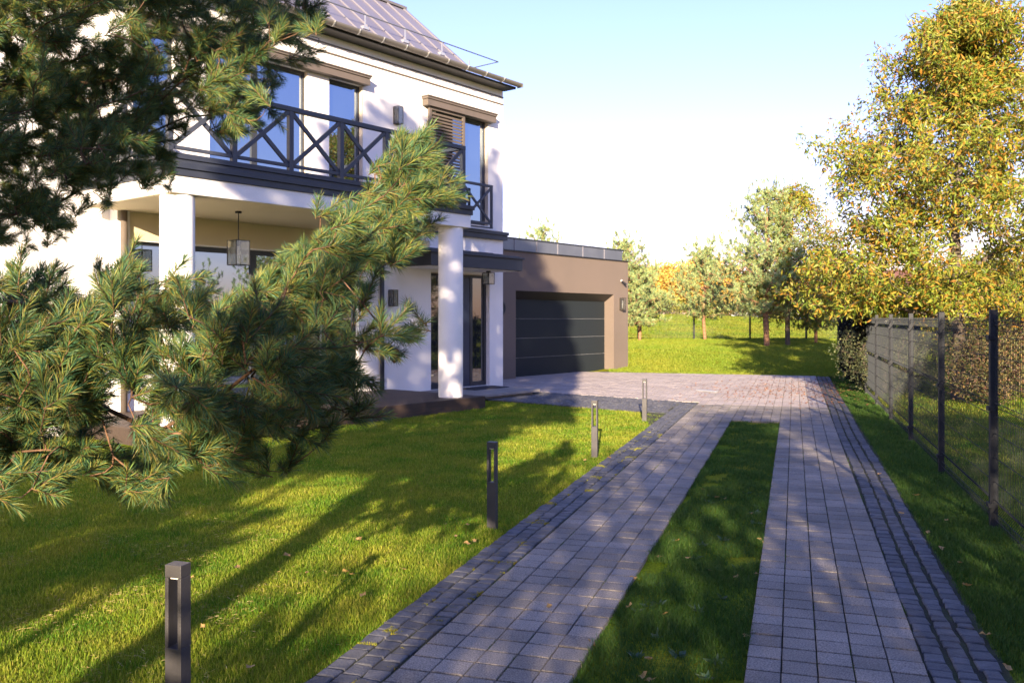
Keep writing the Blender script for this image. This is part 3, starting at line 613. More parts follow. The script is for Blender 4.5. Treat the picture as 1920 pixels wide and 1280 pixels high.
# ---------------------------------------------------------------- lamps
def wall_lamp(P, z, label, h=.34, wd=.13, dp=.13, group=None):
    o = empty('wall_lantern', (P[0], P[1], z), ROT_H, label=label, cat='wall lamp', group=group)
    MB().box(-wd/2, wd/2, -.025, 0, -h/2, h/2).build('back_plate', M['lamp'], o, .003)
    b = MB(); t = .012
    for x in (-wd/2+t/2, wd/2-t/2):
        for zz in (): pass
        b.box(x-t/2, x+t/2, -dp, -dp+t, -h/2, h/2)
    b.box(-wd/2+t, wd/2-t, -dp, -dp+t, h/2-t, h/2); b.box(-wd/2+t, wd/2-t, -dp, -dp+t, -h/2, -h/2+t)
    b.box(-wd/2, -wd/2+t, -dp+t, -.026, h/2-t, h/2); b.box(wd/2-t, wd/2, -dp+t, -.026, h/2-t, h/2); b.box(-wd/2, -wd/2+t, -dp+t, -.026, -h/2, -h/2+t); b.box(wd/2-t, wd/2, -dp+t, -.026, -h/2, -h/2+t)
    b.build('frame', M['lamp'], o)
    b = MB(); b.box(-wd/2+t, wd/2-t, -dp+.004, -dp+.007, -h/2+t, h/2-t); b.box(-wd/2+.004, -wd/2+.007, -dp+t, -.03, -h/2+t, h/2-t); b.box(wd/2-.007, wd/2-.004, -dp+t, -.03, -h/2+t, h/2-t); b.build('glass', M['clear'], o)
    q = MB(); q.tube((0, -.07, -h/2+.02), (0, -.07, -h/2+.06), .018, k=10); q.build('socket', M['black'], o)
    q = MB(); q.tube((0, -.07, -h/2+.06), (0, -.07, h/2-.1), .02, .014, k=10); q.build('bulb', M['bulb'], o, smooth=True)
    return o
wall_lamp(hw(.70, 2.198), 5.84, 'bronze box lantern on the sunlit upper wall beside the louvred shutter', .36, .15, .15)
wall_lamp(hw(.56, 2.198), 2.07, 'black box lantern on the shaded lower wall left of the entrance', .34, .14, .15)
wall_lamp(hw(12.45, 4.046), 2.12, 'bronze box lantern on the right end of the garage front', .40, .16, .15)
# pendant under the porch, small lantern under the canopy
def pendant(P, ztop, rod, s, h, label, name):
    o = empty(name, (P[0], P[1], ztop), ROT_H, label=label, cat='hanging lamp')
    MB().tube((0, 0, -.03), (0, 0, 0), .05, k=16).build('ceiling_rose', M['black'], o)
    if rod > .05: MB().tube((0, 0, -rod), (0, 0, -.03), .008, k=8).build('rod', M['black'], o)
    z1 = -rod; z0 = z1-h; t = .012; b = MB()
    for x in (-1, 1):
        for y in (-1, 1): b.box(min(x*s, x*(s-t)), max(x*s, x*(s-t)), min(y*s, y*(s-t)), max(y*s, y*(s-t)), z0, z1)
    for zz in (z0, z1-t):
        b.box(-s+t, s-t, -s, -s+t, zz, zz+t); b.box(-s+t, s-t, s-t, s, zz, zz+t); b.box(-s, -s+t, -s+t, s-t, zz, zz+t); b.box(s-t, s, -s+t, s-t, zz, zz+t)
    b.box(-s+t, s-t, -t/2, t/2, z1-t, z1); b.build('frame', M['black'], o)
    b = MB()
    for y in (-1, 1): b.box(-s+t, s-t, y*(s-.005)-.0015, y*(s-.005)+.0015, z0+t, z1-t); b.box(y*(s-.005)-.0015, y*(s-.005)+.0015, -s+t, s-t, z0+t, z1-t)
    b.build('glass', M['clear'], o)
    MB().tube((0, 0, z1-.02), (0, 0, z1-.09), .02, k=10).build('socket', M['black'], o)
    MB().tube((0, 0, z1-.09), (0, 0, z1-.2), .018, .04, k=12).tube((0, 0, z1-.2), (0, 0, z1-.24), .04, .02, k=12).build('bulb', M['bulb'], o, smooth=True)
pendant(hw(-3.95, .85), 3.324, .455, .125, .39, 'square glass lantern hanging on a thin rod from the porch ceiling', 'pendant_lantern')
pendant(hw(2.98, 1.62), 2.711, .04, .10, .26, 'small open framed lantern mounted under the entrance canopy', 'ceiling_lantern')
# camera on the garage wall
sc = empty('security_camera', (*hw(12.48, 4.045), 2.83), ROT_H, label='small grey and black security camera high on the garage front', cat='camera')
MB().tube((0, 0, .04), (0, -.03, .04), .04, k=14).build('mount', M['plinth'], sc); MB().tube((0, -.03, .04), (0, -.08, 0), .015, k=8).build('arm', M['steel'], sc)
MB().tube((-.05, -.05, .02), (.07, -.13, -.07), .032, k=14).build('body', M['black'], sc, smooth=False); MB().tube((.07, -.13, -.07), (.085, -.14, -.081), .026, k=14).build('lens', M['glass_dark'], sc)

# ---------------------------------------------------------------- bollards
def make_bollard():
    o = empty('bollard_light', (0, 0, 0), ROT_D); s = .037; y_ = .030; h = .665; z0 = .345; z1 = h-.05; t = .016
    MB().box(-s, s, -y_, y_, -.08, z0).build('base_post', M['bollard'], o, .002)
    MB().box(-s, -s+t, -y_, y_, z0+.001, z1).build('upright', M['bollard'], o, .002); MB().box(s-t, s, -y_, y_, z0+.001, z1).build('upright', M['bollard'], o, .002)
    MB().box(-s, s, -y_, y_, z1+.001, h).build('head', M['bollard'], o, .002)
    MB().box(-.018, .018, -.02, .02, z1-.006, z1-.001).build('lens', M['bulb'], o)
    return o
b0 = make_bollard()
BL = [(-2.28, 2.86, .035, 'slotted anthracite bollard light nearest the camera, cut by the bottom edge'), (-2.30, 6.66, 0, 'slotted bollard light on the lawn with its foot in sun, second from the camera'),
      (-2.30, 10.46, 0, 'slotted bollard light on the lawn just before the lawn corner, third from the camera'), (-2.33, 14.38, 0, 'slotted bollard light at the rounded lawn corner, farthest from the camera')]
for i, (n, t, z, lb) in enumerate(BL):
    o = b0 if i == 0 else copy_tree(b0); o.location = (*dw(n, t), z); tag(o, lb, 'bollard light', 'bollard lights along the driveway')

# ---------------------------------------------------------------- mesh fences
def panel_wires(b_len, z0, z1, folds, pitch=.05, r=.0018):
    """vertical wires with V folds, horizontal wires; local x along, y out"""
    V = []; Fc = []
    prof = [(0, z0)]
    for f in folds: prof += [(0, f-.05), (-.035, f), (0, f+.05)]
    prof += [(0, z1)]
    prof = np.array(prof); n = int(b_len/pitch)
    for i in range(n+1):
        x = i*b_len/n; o = len(V)
        for y, z in prof: V += [(x-r, y-r, z), (x+r, y-r, z), (x+r, y+r, z), (x-r, y+r, z)]
        for k in range(len(prof)-1):
            for q in range(4): a = o+k*4+q; c = o+k*4+(q+1) % 4; Fc.append((a, c, c+4, a+4))
    hz = [z0+.03, z1-.03]
    for f in folds: hz += [f-.05, f, f+.05]
    fs = sorted([z0]+list(folds)+[z1])
    for a, c in zip(fs[:-1], fs[1:]):
        k = max(1, round((c-a)/.22))
        for i in range(1, k): hz.append(a+(c-a)*i/k)
    for z in hz:
        y = -.035 if any(abs(z-f) < .01 for f in folds) else 0; o = len(V); r2 = .0022
        for x in (0, b_len): V += [(x, y-r2, z-r2), (x, y+r2, z-r2), (x, y+r2, z+r2), (x, y-r2, z+r2)]
        for q in range(4): Fc.append((o+q, o+(q+1) % 4, o+4+(q+1) % 4, o+4+q))
    return np.array(V), np.array(Fc)
fe = empty('mesh_fence', (0, 0, 0), ROT_D, label='tall anthracite welded mesh fence running along the right of the driveway', cat='fence')
FN = 1.52; T0 = 5.27; SP = 2.62
V, Fc = panel_wires(SP-.07, .03, 1.66, [.16, .93, 1.55])
P0 = None
for i in range(11):
    t = T0+SP*i; 
    if P0 is None: P0 = npmesh('panel', V, Fc, M['wire'], fe); p = P0
    else: p = P0.copy(); C.objects.link(p)
    p.parent = fe; p.location = (FN, t+.035, 0); p.rotation_euler = (0, 0, R(90))
for i in range(12):
    t = T0+SP*i
    q = MB().box(FN-.028, FN+.028, t-.03, t+.03, -.15, 1.72); q.build('post', M['post'], fe, .003)
for i in range(12):
    for z in (.16, .93, 1.5): bx('clip', M['post'], fe, FN-.045, FN+.006, T0+SP*i-.045, T0+SP*i+.045, z-.018, z+.018)
fb = empty('mesh_fence', (0, 40, 0), R(-1.5), label='long green wire mesh fence across the grass bank at the back', cat='fence')
V, Fc = panel_wires(2.5, .04, 1.62, [.2, 1.5], pitch=.055, r=.0055); P0 = None
for i in range(8):
    x = 3.2+2.52*i; z = float(zf(x, 40))
    if P0 is None: P0 = npmesh('panel', V, Fc, M['wire'], fb); p = P0
    else: p = P0.copy(); C.objects.link(p)
    p.parent = fb; p.location = (x, 0, z)
    MB().box(x-.035, x+.035, .02, .09, z-.2, z+1.72).build('post', M['post'], fb)

# ---------------------------------------------------------------- growing things
def grow(nodes, parent, targets, dirs, shoot, r, curve=.35, stepm=.12, droop=0):
    N = [np.array(x, float) for x in nodes]; Pn = list(parent); A = np.zeros((len(N)+len(targets)*60+10, 3)); A[:len(N)] = N; n = len(N)
    sk = A[:n].copy(); dd = [np.min(np.linalg.norm(sk-t, axis=1)) for t in targets]; order = np.argsort(dd); tips = []; bases = []
    par = np.full(len(A), -1); par[:n] = Pn
    for k in order:
        T = targets[k]; Dr = dirs[k]; Bp = T - Dr*shoot
        ds = np.linalg.norm(A[:n]-Bp, axis=1); i = int(np.argmin(ds)); dist = ds[i]
        p0 = A[i]; pd = A[i]-A[par[i]] if par[i] >= 0 else np.array([0, 0, 1.]); pn = np.linalg.norm(pd); pd = pd/pn if pn > 1e-6 else pd
        st = min(40, max(1, int(math.ceil(dist/stepm)))); c = p0 + pd*dist*curve; c[2] -= droop*dist; last = i
        for s_ in range(1, st+1):
            f = s_/st; q = (1-f)**2*p0 + 2*f*(1-f)*c + f*f*Bp
            if s_ < st: q = q + r.normal(0, .02*min(dist, .6), 3)*(1-f)
            A[n] = q; par[n] = last; last = n; n += 1
        bases.append(last); A[n] = T; par[n] = last; tips.append(n); n += 1
    return A[:n], par[:n], np.array(tips), np.array(bases), order
def radii(par, tips, r0, ex, n):
    cnt = np.zeros(n)
    cnt[tips] = 1
    for i in range(n-1, -1, -1):
        if par[i] >= 0: cnt[par[i]] += cnt[i]
    return r0*np.maximum(cnt, .5)**ex
def tubes(A, par, rad, k=5, rmax=9):
    idx = np.where(par >= 0)[0]; p = A[par[idx]]; q = A[idx]; r0 = np.minimum(rad[par[idx]], rad[idx]*1.35); r1 = rad[idx]
    d = q-p; ln = np.linalg.norm(d, axis=1, keepdims=True); ok = ln[:, 0] > 1e-5; p, q, d, ln, r0, r1 = p[ok], q[ok], d[ok], ln[ok], r0[ok], r1[ok]; d = d/ln
    up = np.where(np.abs(d[:, 2:3]) < .9, [[0, 0, 1.]], [[1., 0, 0]]); a = np.cross(d, up); a /= np.linalg.norm(a, axis=1, keepdims=True); c = np.cross(a, d)
    q = q + d*(r1*.3)[:, None]; m = len(p); V = np.zeros((m, 2*k, 3))
    for i in range(k):
        t = 2*math.pi*i/k; o = a*math.cos(t)+c*math.sin(t); V[:, i] = p+o*r0[:, None]; V[:, k+i] = q+o*r1[:, None]
    f = np.array([[i, (i+1) % k, k+(i+1) % k, k+i] for i in range(k)]); Fc = (f[None]+(np.arange(m)*2*k)[:, None, None]).reshape(-1, 4)
    return V.reshape(-1, 3), Fc
def unit(v): return v/np.maximum(np.linalg.norm(v, axis=-1, keepdims=True), 1e-9)
def needle_mesh(B, Dr, Ln, Wd, r):
    a = unit(np.cross(Dr, r.normal(size=Dr.shape)))*Wd[:, None]*.5; M_ = B+Dr*Ln[:, None]*.5; T = B+Dr*Ln[:, None]
    sag = np.zeros_like(B); sag[:, 2] = -Ln*.04
    V = np.stack([B-a*.6, B+a*.6, M_+a+sag*-.5, M_-a+sag*-.5, T+sag], 1).reshape(-1, 3); o = (np.arange(len(B))*5)[:, None]
    return V, np.concatenate([o+[0, 1, 2], o+[0, 2, 3], o+[3, 2, 4]], 0)
def shoot_needles(base, tip, n, ln, wd, r, spread=(30, 62)):
    """needles along each shoot (arrays of base, tip)"""
    m = len(base); ax = unit(tip-base); L = np.linalg.norm(tip-base, axis=1)
    s_ = r.uniform(.0, 1.0, (m, n))**.85; B = base[:, None]+(tip-base)[:, None]*s_[..., None]
    up = np.where(np.abs(ax[:, 2:3]) < .9, [[0, 0, 1.]], [[1., 0, 0]]); a = unit(np.cross(ax, up)); c = np.cross(a, ax)
    ph = r.uniform(0, 2*math.pi, (m, n)); th = np.radians(r.uniform(*spread, (m, n)))*(1-.55*s_**4)
    o = a[:, None]*np.cos(ph)[..., None]+c[:, None]*np.sin(ph)[..., None]
    Dr = ax[:, None]*np.cos(th)[..., None]+o*np.sin(th)[..., None]; Dr[..., 2] += .08; Dr = unit(Dr)
    B = B.reshape(-1, 3); Dr = Dr.reshape(-1, 3); Ln = ln*r.uniform(.75, 1.15, len(B))
    return needle_mesh(B, Dr, Ln, np.full(len(B), wd), r)
def cat(parts):
    Vs = []; Fs = []; o = 0
    for V, Fc in parts: Vs.append(V); Fs.append(Fc+o); o += len(V)
    return np.concatenate(Vs), np.concatenate(Fs)
def polyline(pts, step=.15):
    out = [np.array(pts[0], float)]
    for a, b_ in zip(pts[:-1], pts[1:]):
        a = np.array(a, float); b_ = np.array(b_, float); n = max(1, int(np.linalg.norm(b_-a)/step))
        for i in range(1, n+1): out.append(a+(b_-a)*i/n)
    return out
def skeleton(trunk, limbs, r, wob=.015):
    N = polyline(trunk); par = [-1]+list(range(len(N)-1))
    for L in limbs:
        A = np.array(N); i = int(np.argmin(np.linalg.norm(A-np.array(L[0]), axis=1))); P = polyline([N[i]]+list(L), .12)[1:]; last = i
        for k, q in enumerate(P): N.append(q+r.normal(0, wob, 3)); par.append(last); last = len(N)-1
    return N, par

# the near pine: trunk just left of the view, boughs reaching in front of the lens
def near_pine():
    r = np.random.default_rng(101)
    trunk = [(-3.7, 2.3, -.1), (-3.65, 2.3, 1.2), (-3.6, 2.35, 2.4), (-3.6, 2.4, 4.0), (-3.7, 2.5, 5.6)]
    limbs = [[(-3.62, 2.35, 1.55), at(-500, 560, 2.35), at(0, 570, 2.6), at(200, 560, 2.6), at(340, 565, 2.65), at(480, 590, 2.7), at(600, 510, 2.8), at(700, 425, 2.9), at(790, 300, 3.0)],
             [at(560, 560, 2.75), at(650, 640, 2.7), at(740, 650, 2.7)], [at(480, 590, 2.7), at(560, 680, 2.6), at(640, 760, 2.5)],
             [(-3.62, 2.3, 1.0), at(-400, 760, 2.2), at(0, 720, 2.3), at(180, 740, 2.3), at(300, 800, 2.3), at(430, 840, 2.25)], [at(180, 740, 2.3), at(230, 850, 2.25), at(280, 900, 2.2)],
             [at(300, 800, 2.3), at(420, 740, 2.25), at(500, 700, 2.2)], [at(0, 720, 2.3), at(40, 860, 2.2), at(100, 850, 2.1)],
             [(-3.6, 2.35, 2.2), at(-500, 300, 3.2), at(0, 160, 3.6), at(250, 150, 3.8), at(450, 110, 4.0), at(570, 30, 4.1)],
             [at(-200, 220, 3.4), at(100, 290, 3.6), at(300, 240, 3.8), at(450, 190, 4.0)], [(-3.6, 2.35, 1.9), at(-300, 430, 3.0), at(50, 400, 3.4), at(160, 350, 3.5)],
             [(-3.6, 2.4, 2.9), at(-400, 60, 3.4), at(0, 10, 3.6), at(250, -20, 3.8), at(500, -60, 4.0)], [at(450, 110, 4.0), at(545, 60, 4.05), at(590, 80, 4.1)]]
    N, par = skeleton(trunk, limbs, r)
    UP = [(-250, -120), (620, -120), (612, 20), (590, 60), (612, 100), (575, 108), (548, 55), (520, 95), (495, 120), (528, 150), (512, 195), (480, 180), (515, 235), (490, 248), (445, 262), (400, 235), (362, 235), (345, 290), (318, 300), (335, 345), (285, 335), (210, 330), (205, 395), (140, 370), (140, 440), (70, 450), (50, 400), (0, 400), (-250, 480)]
    LO = [(-250, 470), (0, 485), (40, 470), (150, 510), (205, 545), (228, 455), (262, 470), (268, 520), (330, 515), (365, 540), (500, 520), (550, 470), (630, 450), (660, 440), (636, 378), (690, 375), (735, 400), (728, 345), (760, 290), (800, 240), (822, 255), (835, 300), (862, 335), (840, 365), (795, 385), (805, 430), (772, 480), (720, 505), (680, 535), (668, 600), (680, 640), (740, 615), (765, 575), (788, 610), (782, 640), (720, 660), (700, 700), (722, 770), (700, 785), (620, 815), (545, 820), (480, 805), (490, 870), (455, 895), (415, 870), (380, 850), (330, 860), (310, 920), (280, 930), (190, 905), (140, 850), (130, 890), (60, 895), (40, 955), (-250, 960)]
    def samp(poly, n, d0, d1, thin=0, seed=0):
        out = []
        while len(out) < n:
            q = np.array([r.uniform(-250, 870), r.uniform(-120, 960)])
            if not inpoly(q, poly): continue
            if thin and vnoise(q[None]/90., 1.2, seed)[0] > thin: continue
            d = d0+(d1-d0)*r.uniform()
            out.append(at(q[0], q[1], d))
        return np.array(out)
    T1 = samp(UP, 950, 3.2, 4.7, .8, 3); T1 = np.concatenate([T1, samp([(-250, -120), (330, -120), (320, 60), (250, 200), (330, 290), (200, 340), (60, 450), (0, 480), (-250, 480)], 330, 3.0, 4.2)]); T2 = samp(LO, 410, 2.0, 3.1, .70, 5)
    # the arm that lifts toward the balcony gets its own denser set
    ARM = [(500, 520), (560, 470), (640, 450), (636, 378), (690, 375), (735, 400), (728, 345), (760, 290), (800, 240), (835, 300), (862, 335), (800, 380), (805, 430), (720, 505), (660, 560), (560, 620), (500, 600)]
    T2 = np.concatenate([T2, samp([(-250, 540), (180, 560), (230, 700), (200, 860), (60, 860), (-250, 900)], 130, 2.1, 3.1)]); T3 = samp(ARM, 170, 2.75, 3.05)
    # sprigs at measured tips
    tips = [(812, 235, 3.0), (862, 345, 3.0), (800, 605, 2.7), (765, 570, 2.7), (290, 935, 2.2), (385, 700, 2.1), (470, 830, 2.2), (255, 455, 2.6), (385, 520, 2.6), (30, 950, 1.9), (130, 880, 2.0), (640, 375, 2.95), (605, 95, 4.1), (530, 240, 4.0), (530, 150, 4.0), (725, 780, 2.5), (610, 822, 2.45), (560, 828, 2.4)]
    T4 = np.array([at(*t) for t in tips])
    T = np.concatenate([T1, T2, T3, T4]); n = len(T)
    sk = np.array(N); ds = np.linalg.norm(T[:, None]-sk[None], axis=2); near = sk[np.argmin(ds, 1)]
    Dr = unit(unit(T-near)*.7 + np.array([.45, .25, .25]) + r.normal(0, .35, (n, 3)))
    sh = .098
    A, P_, tp, bs, order = grow(N, par, T, Dr, sh, r, stepm=.06)
    rad = radii(P_, tp, .0014, .32, len(A))
    # side shoots round each tip
    B = A[bs]; Tp = A[tp]; ax = unit(Tp-B); bases = [B]; tps = [Tp]
    for k in range(3):
        up = unit(np.cross(ax, r.normal(size=ax.shape))); dr = unit(ax*.75+up*.65); L = sh*r.uniform(.55, .95, (len(B), 1))
        off = B - ax*r.uniform(0, .03, (len(B), 1)); keep = r.uniform(size=len(B)) < .8; bases.append(off[keep]); tps.append((off+dr*L)[keep])
    Bs = np.concatenate(bases); Ts = np.concatenate(tps)
    o = empty('pine_tree', (-3.7, 2.3, 0), label='large pine at the left whose needled boughs hang in front of the house', cat='tree')
    off = np.array([-3.7, 2.3, 0])
    V1, F1 = tubes(A, P_, rad, 6); V2 = []
    # twig stems of side shoots
    pa = np.arange(len(Bs)); AA = np.concatenate([Bs, Ts]); pp = np.concatenate([np.full(len(Bs), -1), pa]); V3, F3 = tubes(AA, pp, np.full(len(AA), .0017), 4)
    V, Fc = cat([(V1, F1), (V3, F3)]); npmesh('trunk', V-off, Fc, M['bark'], o, smooth=True)
    V, Fc = shoot_needles(Bs, Ts, 150, .043, .0015, r); npmesh('needles', V-off, Fc, M['needle'], o)
    # cones
    for (px, py, d) in ((741, 668, 2.68), (572, 12, 4.0)):
        c = at(px, py, d)-off; prof = [(.001, .028), (.008, .022), (.013, .01), (.014, -.002), (.010, -.014), (.002, -.022)]
        q = lathe('cone', prof, M['cone'], o, 10); q.location = c; q.rotation_euler = (.3, .2, 0)
    # upper crown outside the frame
near_pine()

def crown_tree(name, label, trunk, limbs, targets, r, leafm, barkm, leaf_n, leaf_len, leaf_w, r0=.006, ex=.45, spread=.22, shoot=.2, group=None, needle=False, cat_='tree', stepm=.2, part='foliage', upd=.3, droopl=0, twigs=True):
    N, par = skeleton(trunk, limbs, r, .01); T = np.asarray(targets); n = len(T); sk = np.array(N)
    near = sk[np.argmin(np.linalg.norm(T[:, None]-sk[None], axis=2), 1)]
    Dr = unit(unit(T-near)+np.array([0, 0, upd])+r.normal(0, .3, (n, 3)))
    A, P_, tp, bs, order = grow(N, par, T, Dr, shoot, r, stepm=stepm); rad = radii(P_, tp, r0, ex, len(A)); off = np.array([trunk[0][0], trunk[0][1], 0.])
    o = empty(name, tuple(off), label=label, cat=cat_, group=group)
    V, Fc = tubes(A, P_, rad, 6); npmesh('trunk', V-off, Fc, M[barkm], o, smooth=True)
    if needle:
        V, Fc = shoot_needles(A[bs], A[tp], leaf_n, leaf_len, leaf_w, r, (25, 70))
    else:
        m = len(tp)*leaf_n; i = np.repeat(np.arange(len(tp)), leaf_n); s_ = r.uniform(-.4, 1.1, m)[:, None]
        P = A[bs][i]*(1-s_)+A[tp][i]*s_ + r.normal(0, spread, (m, 3))*.6; d = unit(r.normal(size=(m, 3))+np.array([0, 0, -droopl])+.5*unit(P-A[bs][i]))
        V, Fc = leaf_quads(P, d, leaf_len*r.uniform(.6, 1.25, m), leaf_w*r.uniform(.7, 1.2, m), r)
    npmesh(part, V-off, Fc, M[leafm], o); return o

def oak_big():
    r = np.random.default_rng(202); cx, cy = 9.2, 18.2
    zs = np.array([1.5, 2.0, 2.7, 3.8, 4.9, 6.0, 7.1, 7.9, 8.35]); rs = np.array([2.3, 2.9, 3.0, 2.85, 2.7, 2.0, 1.55, .85, .3])
    T = []
    while len(T) < 1450:
        z = r.uniform(1.8, 8.35); a = r.uniform(0, 6.28); R_ = np.interp(z, zs, rs)*(1+.28*vnoise(np.array([[math.cos(a)*1.2, math.sin(a)*1.2, z*.9]]), 1.6, 21)[0]); q = R_*math.sqrt(r.uniform(.05, 1)); p = np.array([cx+q*math.cos(a)+(z-4)*.06, cy+q*math.sin(a), z])
        if vnoise(p[None], 1.15, 9)[0] > .5: continue
        T.append(p)
    for (px, py, d) in ((1500, 258, 17.4), (1530, 268, 17.4), (1560, 275, 17.5), (1585, 290, 17.5), (1545, 310, 17.6), (1580, 330, 17.6), (1600, 300, 17.7), (1605, 215, 17.8), (1640, 190, 17.9), (1640, 140, 18), (1630, 110, 18), (1720, 30, 18), (1800, 12, 18), (1850, 0, 18.2), (1655, 150, 18), (1900, 60, 18.5), (1915, 20, 18.5)): T.append(at(px, py, d))
    for _ in range(70): T.append(np.array([r.uniform(6.3, 9), r.uniform(17, 19.5), r.uniform(1.8, 2.6)]))
    trunk = [(cx, cy, -.1), (cx+.05, cy, 1.5), (cx, cy+.1, 3.5), (cx+.1, cy, 5.5), (cx+.2, cy, 7.6)]
    limbs = [[(cx, cy, 2.2), (cx-1.2, cy-.4, 3.0), (cx-2.4, cy-.8, 3.6)], [(cx, cy, 3.2), (cx-1.4, cy-.3, 4.3), (cx-2.3, cy-.5, 5.0)], [(cx, cy, 2.5), (cx+1.5, cy-.4, 3.6)], [(cx, cy, 3.5), (cx+1.2, cy+.3, 5.2)], [(cx, cy, 4.4), (cx-.9, cy+.2, 5.8)], [(cx, cy, 1.6), (cx-1.6, cy+.3, 2.0)], [(cx, cy, 1.6), (cx+1.3, cy-1.0, 2.2)]]
    crown_tree('oak_tree', 'tall oak turning yellow and orange behind the right mesh fence', trunk, limbs, T, r, 'oak', 'bark_grey', 44, .140, .044, r0=.0042, ex=.46, spread=.15, shoot=.32, droopl=.5)
    # smaller oak by the back fence
    cx, cy = 10.9, 34.8; z0 = float(zf(cx, cy)); T = []
    while len(T) < 520:
        z = r.uniform(z0+1.0, 6.9); R_ = np.interp(z, [1.5, 2.5, 4, 5.5, 6.9], [1.7, 2.3, 2.2, 1.6, .4]); a = r.uniform(0, 6.28); q = R_*math.sqrt(r.uniform(.05, 1)); p = np.array([cx+.3+q*math.cos(a), cy+q*math.sin(a), z])
        if vnoise(p[None], 1.1, 4)[0] > .5: continue
        T.append(p)
    crown_tree('oak_tree', 'smaller yellow green oak beside the blue green pine at the back fence', [(cx, cy, z0-.1), (cx, cy, 3), (cx+.1, cy, 5.8)], [[(cx, cy, 2), (cx-1.1, cy, 3.2)], [(cx, cy, 2.2), (cx+1.2, cy, 3.3)]], T, r, 'oak', 'bark_grey', 26, .16, .06, r0=.006, spread=.26, shoot=.3, droopl=.5)
oak_big()

def young_pine(x, y, ztop, Rc, label, seed, clear=.9, leader=.8, m='needle_bg', dens=1., group='young pines at the back of the garden', bark='bark_red', nl=.11, nw=.016, nn=38):
    r = np.random.default_rng(seed); z0 = float(zf(x, y)); T = []; D_ = []; H = ztop-z0
    limbs = []; z = z0+clear
    while z < ztop-.15:
        f = (z-z0-clear)/(H-clear); L = Rc*(1-f)**.75*(.55+.9*min(1, f*4+.45))*.8+.12; k = r.integers(4, 6); a0 = r.uniform(0, 6.28)
        for i in range(k):
            a = a0+6.28*i/k+r.normal(0, .15); Li = L*r.uniform(.75, 1.2); up = .25+.9*f; tip = np.array([x+Li*math.cos(a), y+Li*math.sin(a), z+Li*up*r.uniform(.7, 1.2)])
            base = np.array([x, y, z]); limbs.append([tuple(base), tuple((base+tip)/2+[0, 0, -.04*Li]), tuple(tip)])
            for _ in range(max(2, int(7*Li*dens+1))):
                s_ = r.uniform(.25, 1.0); p = base+(tip-base)*s_+r.normal(0, .13*Li+.03, 3)*[1, 1, .6]; p[2] += .06; T.append(p)
            T.append(tip+[0, 0, .12+leader*.35*f])
        z += r.uniform(.24, .36)
    T.append(np.array([x, y, ztop]))
    trunk = [(x, y, z0-.1), (x+r.normal(0, .04), y, z0+clear), (x, y, z0+H*.6), (x, y, ztop-.25)]
    return crown_tree('pine_tree', label, trunk, limbs, T, r, m, bark, nn, nl, nw, r0=.0035, ex=.46, shoot=.2, group=group, needle=True, upd=.9, part='needles')
young_pine(9.85, 34.0, 6.45, 1.95, 'largest blue green pine with a thick ruddy trunk on the bank', 301, clear=1.25, dens=2.6, nn=34, nl=.13)
young_pine(8.6, 39.2, 4.75, 1.35, 'slim young pine with a thin orange trunk, right of the yellow trees', 302, clear=1.0, dens=2.2, nl=.12)
young_pine(4.75, 37.5, 4.9, 1.45, 'young pine partly hidden by the right corner of the garage', 303, clear=.7, dens=2.4, nl=.12)
young_pine(5.6, 38.6, 3.9, 1.3, 'low bushy young pine just right of the garage corner', 304, clear=.7, dens=2.4, nl=.12)
young_pine(1.27, 38.0, 5.55, 1.4, 'pine top poking above the garage parapet', 305, clear=.8, dens=1.4, nl=.13)
young_pine(12.6, 36.5, 3.6, 1.2, 'dark low pine between the small oak and the climber', 306, clear=.6, dens=2.4, m='needle')
for i, (x, y, zt, rc) in enumerate(((11.5, 14.8, 3.9, 1.2), (13.4, 15.6, 4.4, 1.3), (12.4, 12.6, 3.2, 1.1))):
    young_pine(x, y, zt, rc, 'young pine beyond the mesh fence outside the view', 310+i, dens=1.2, group='pines in the next garden')

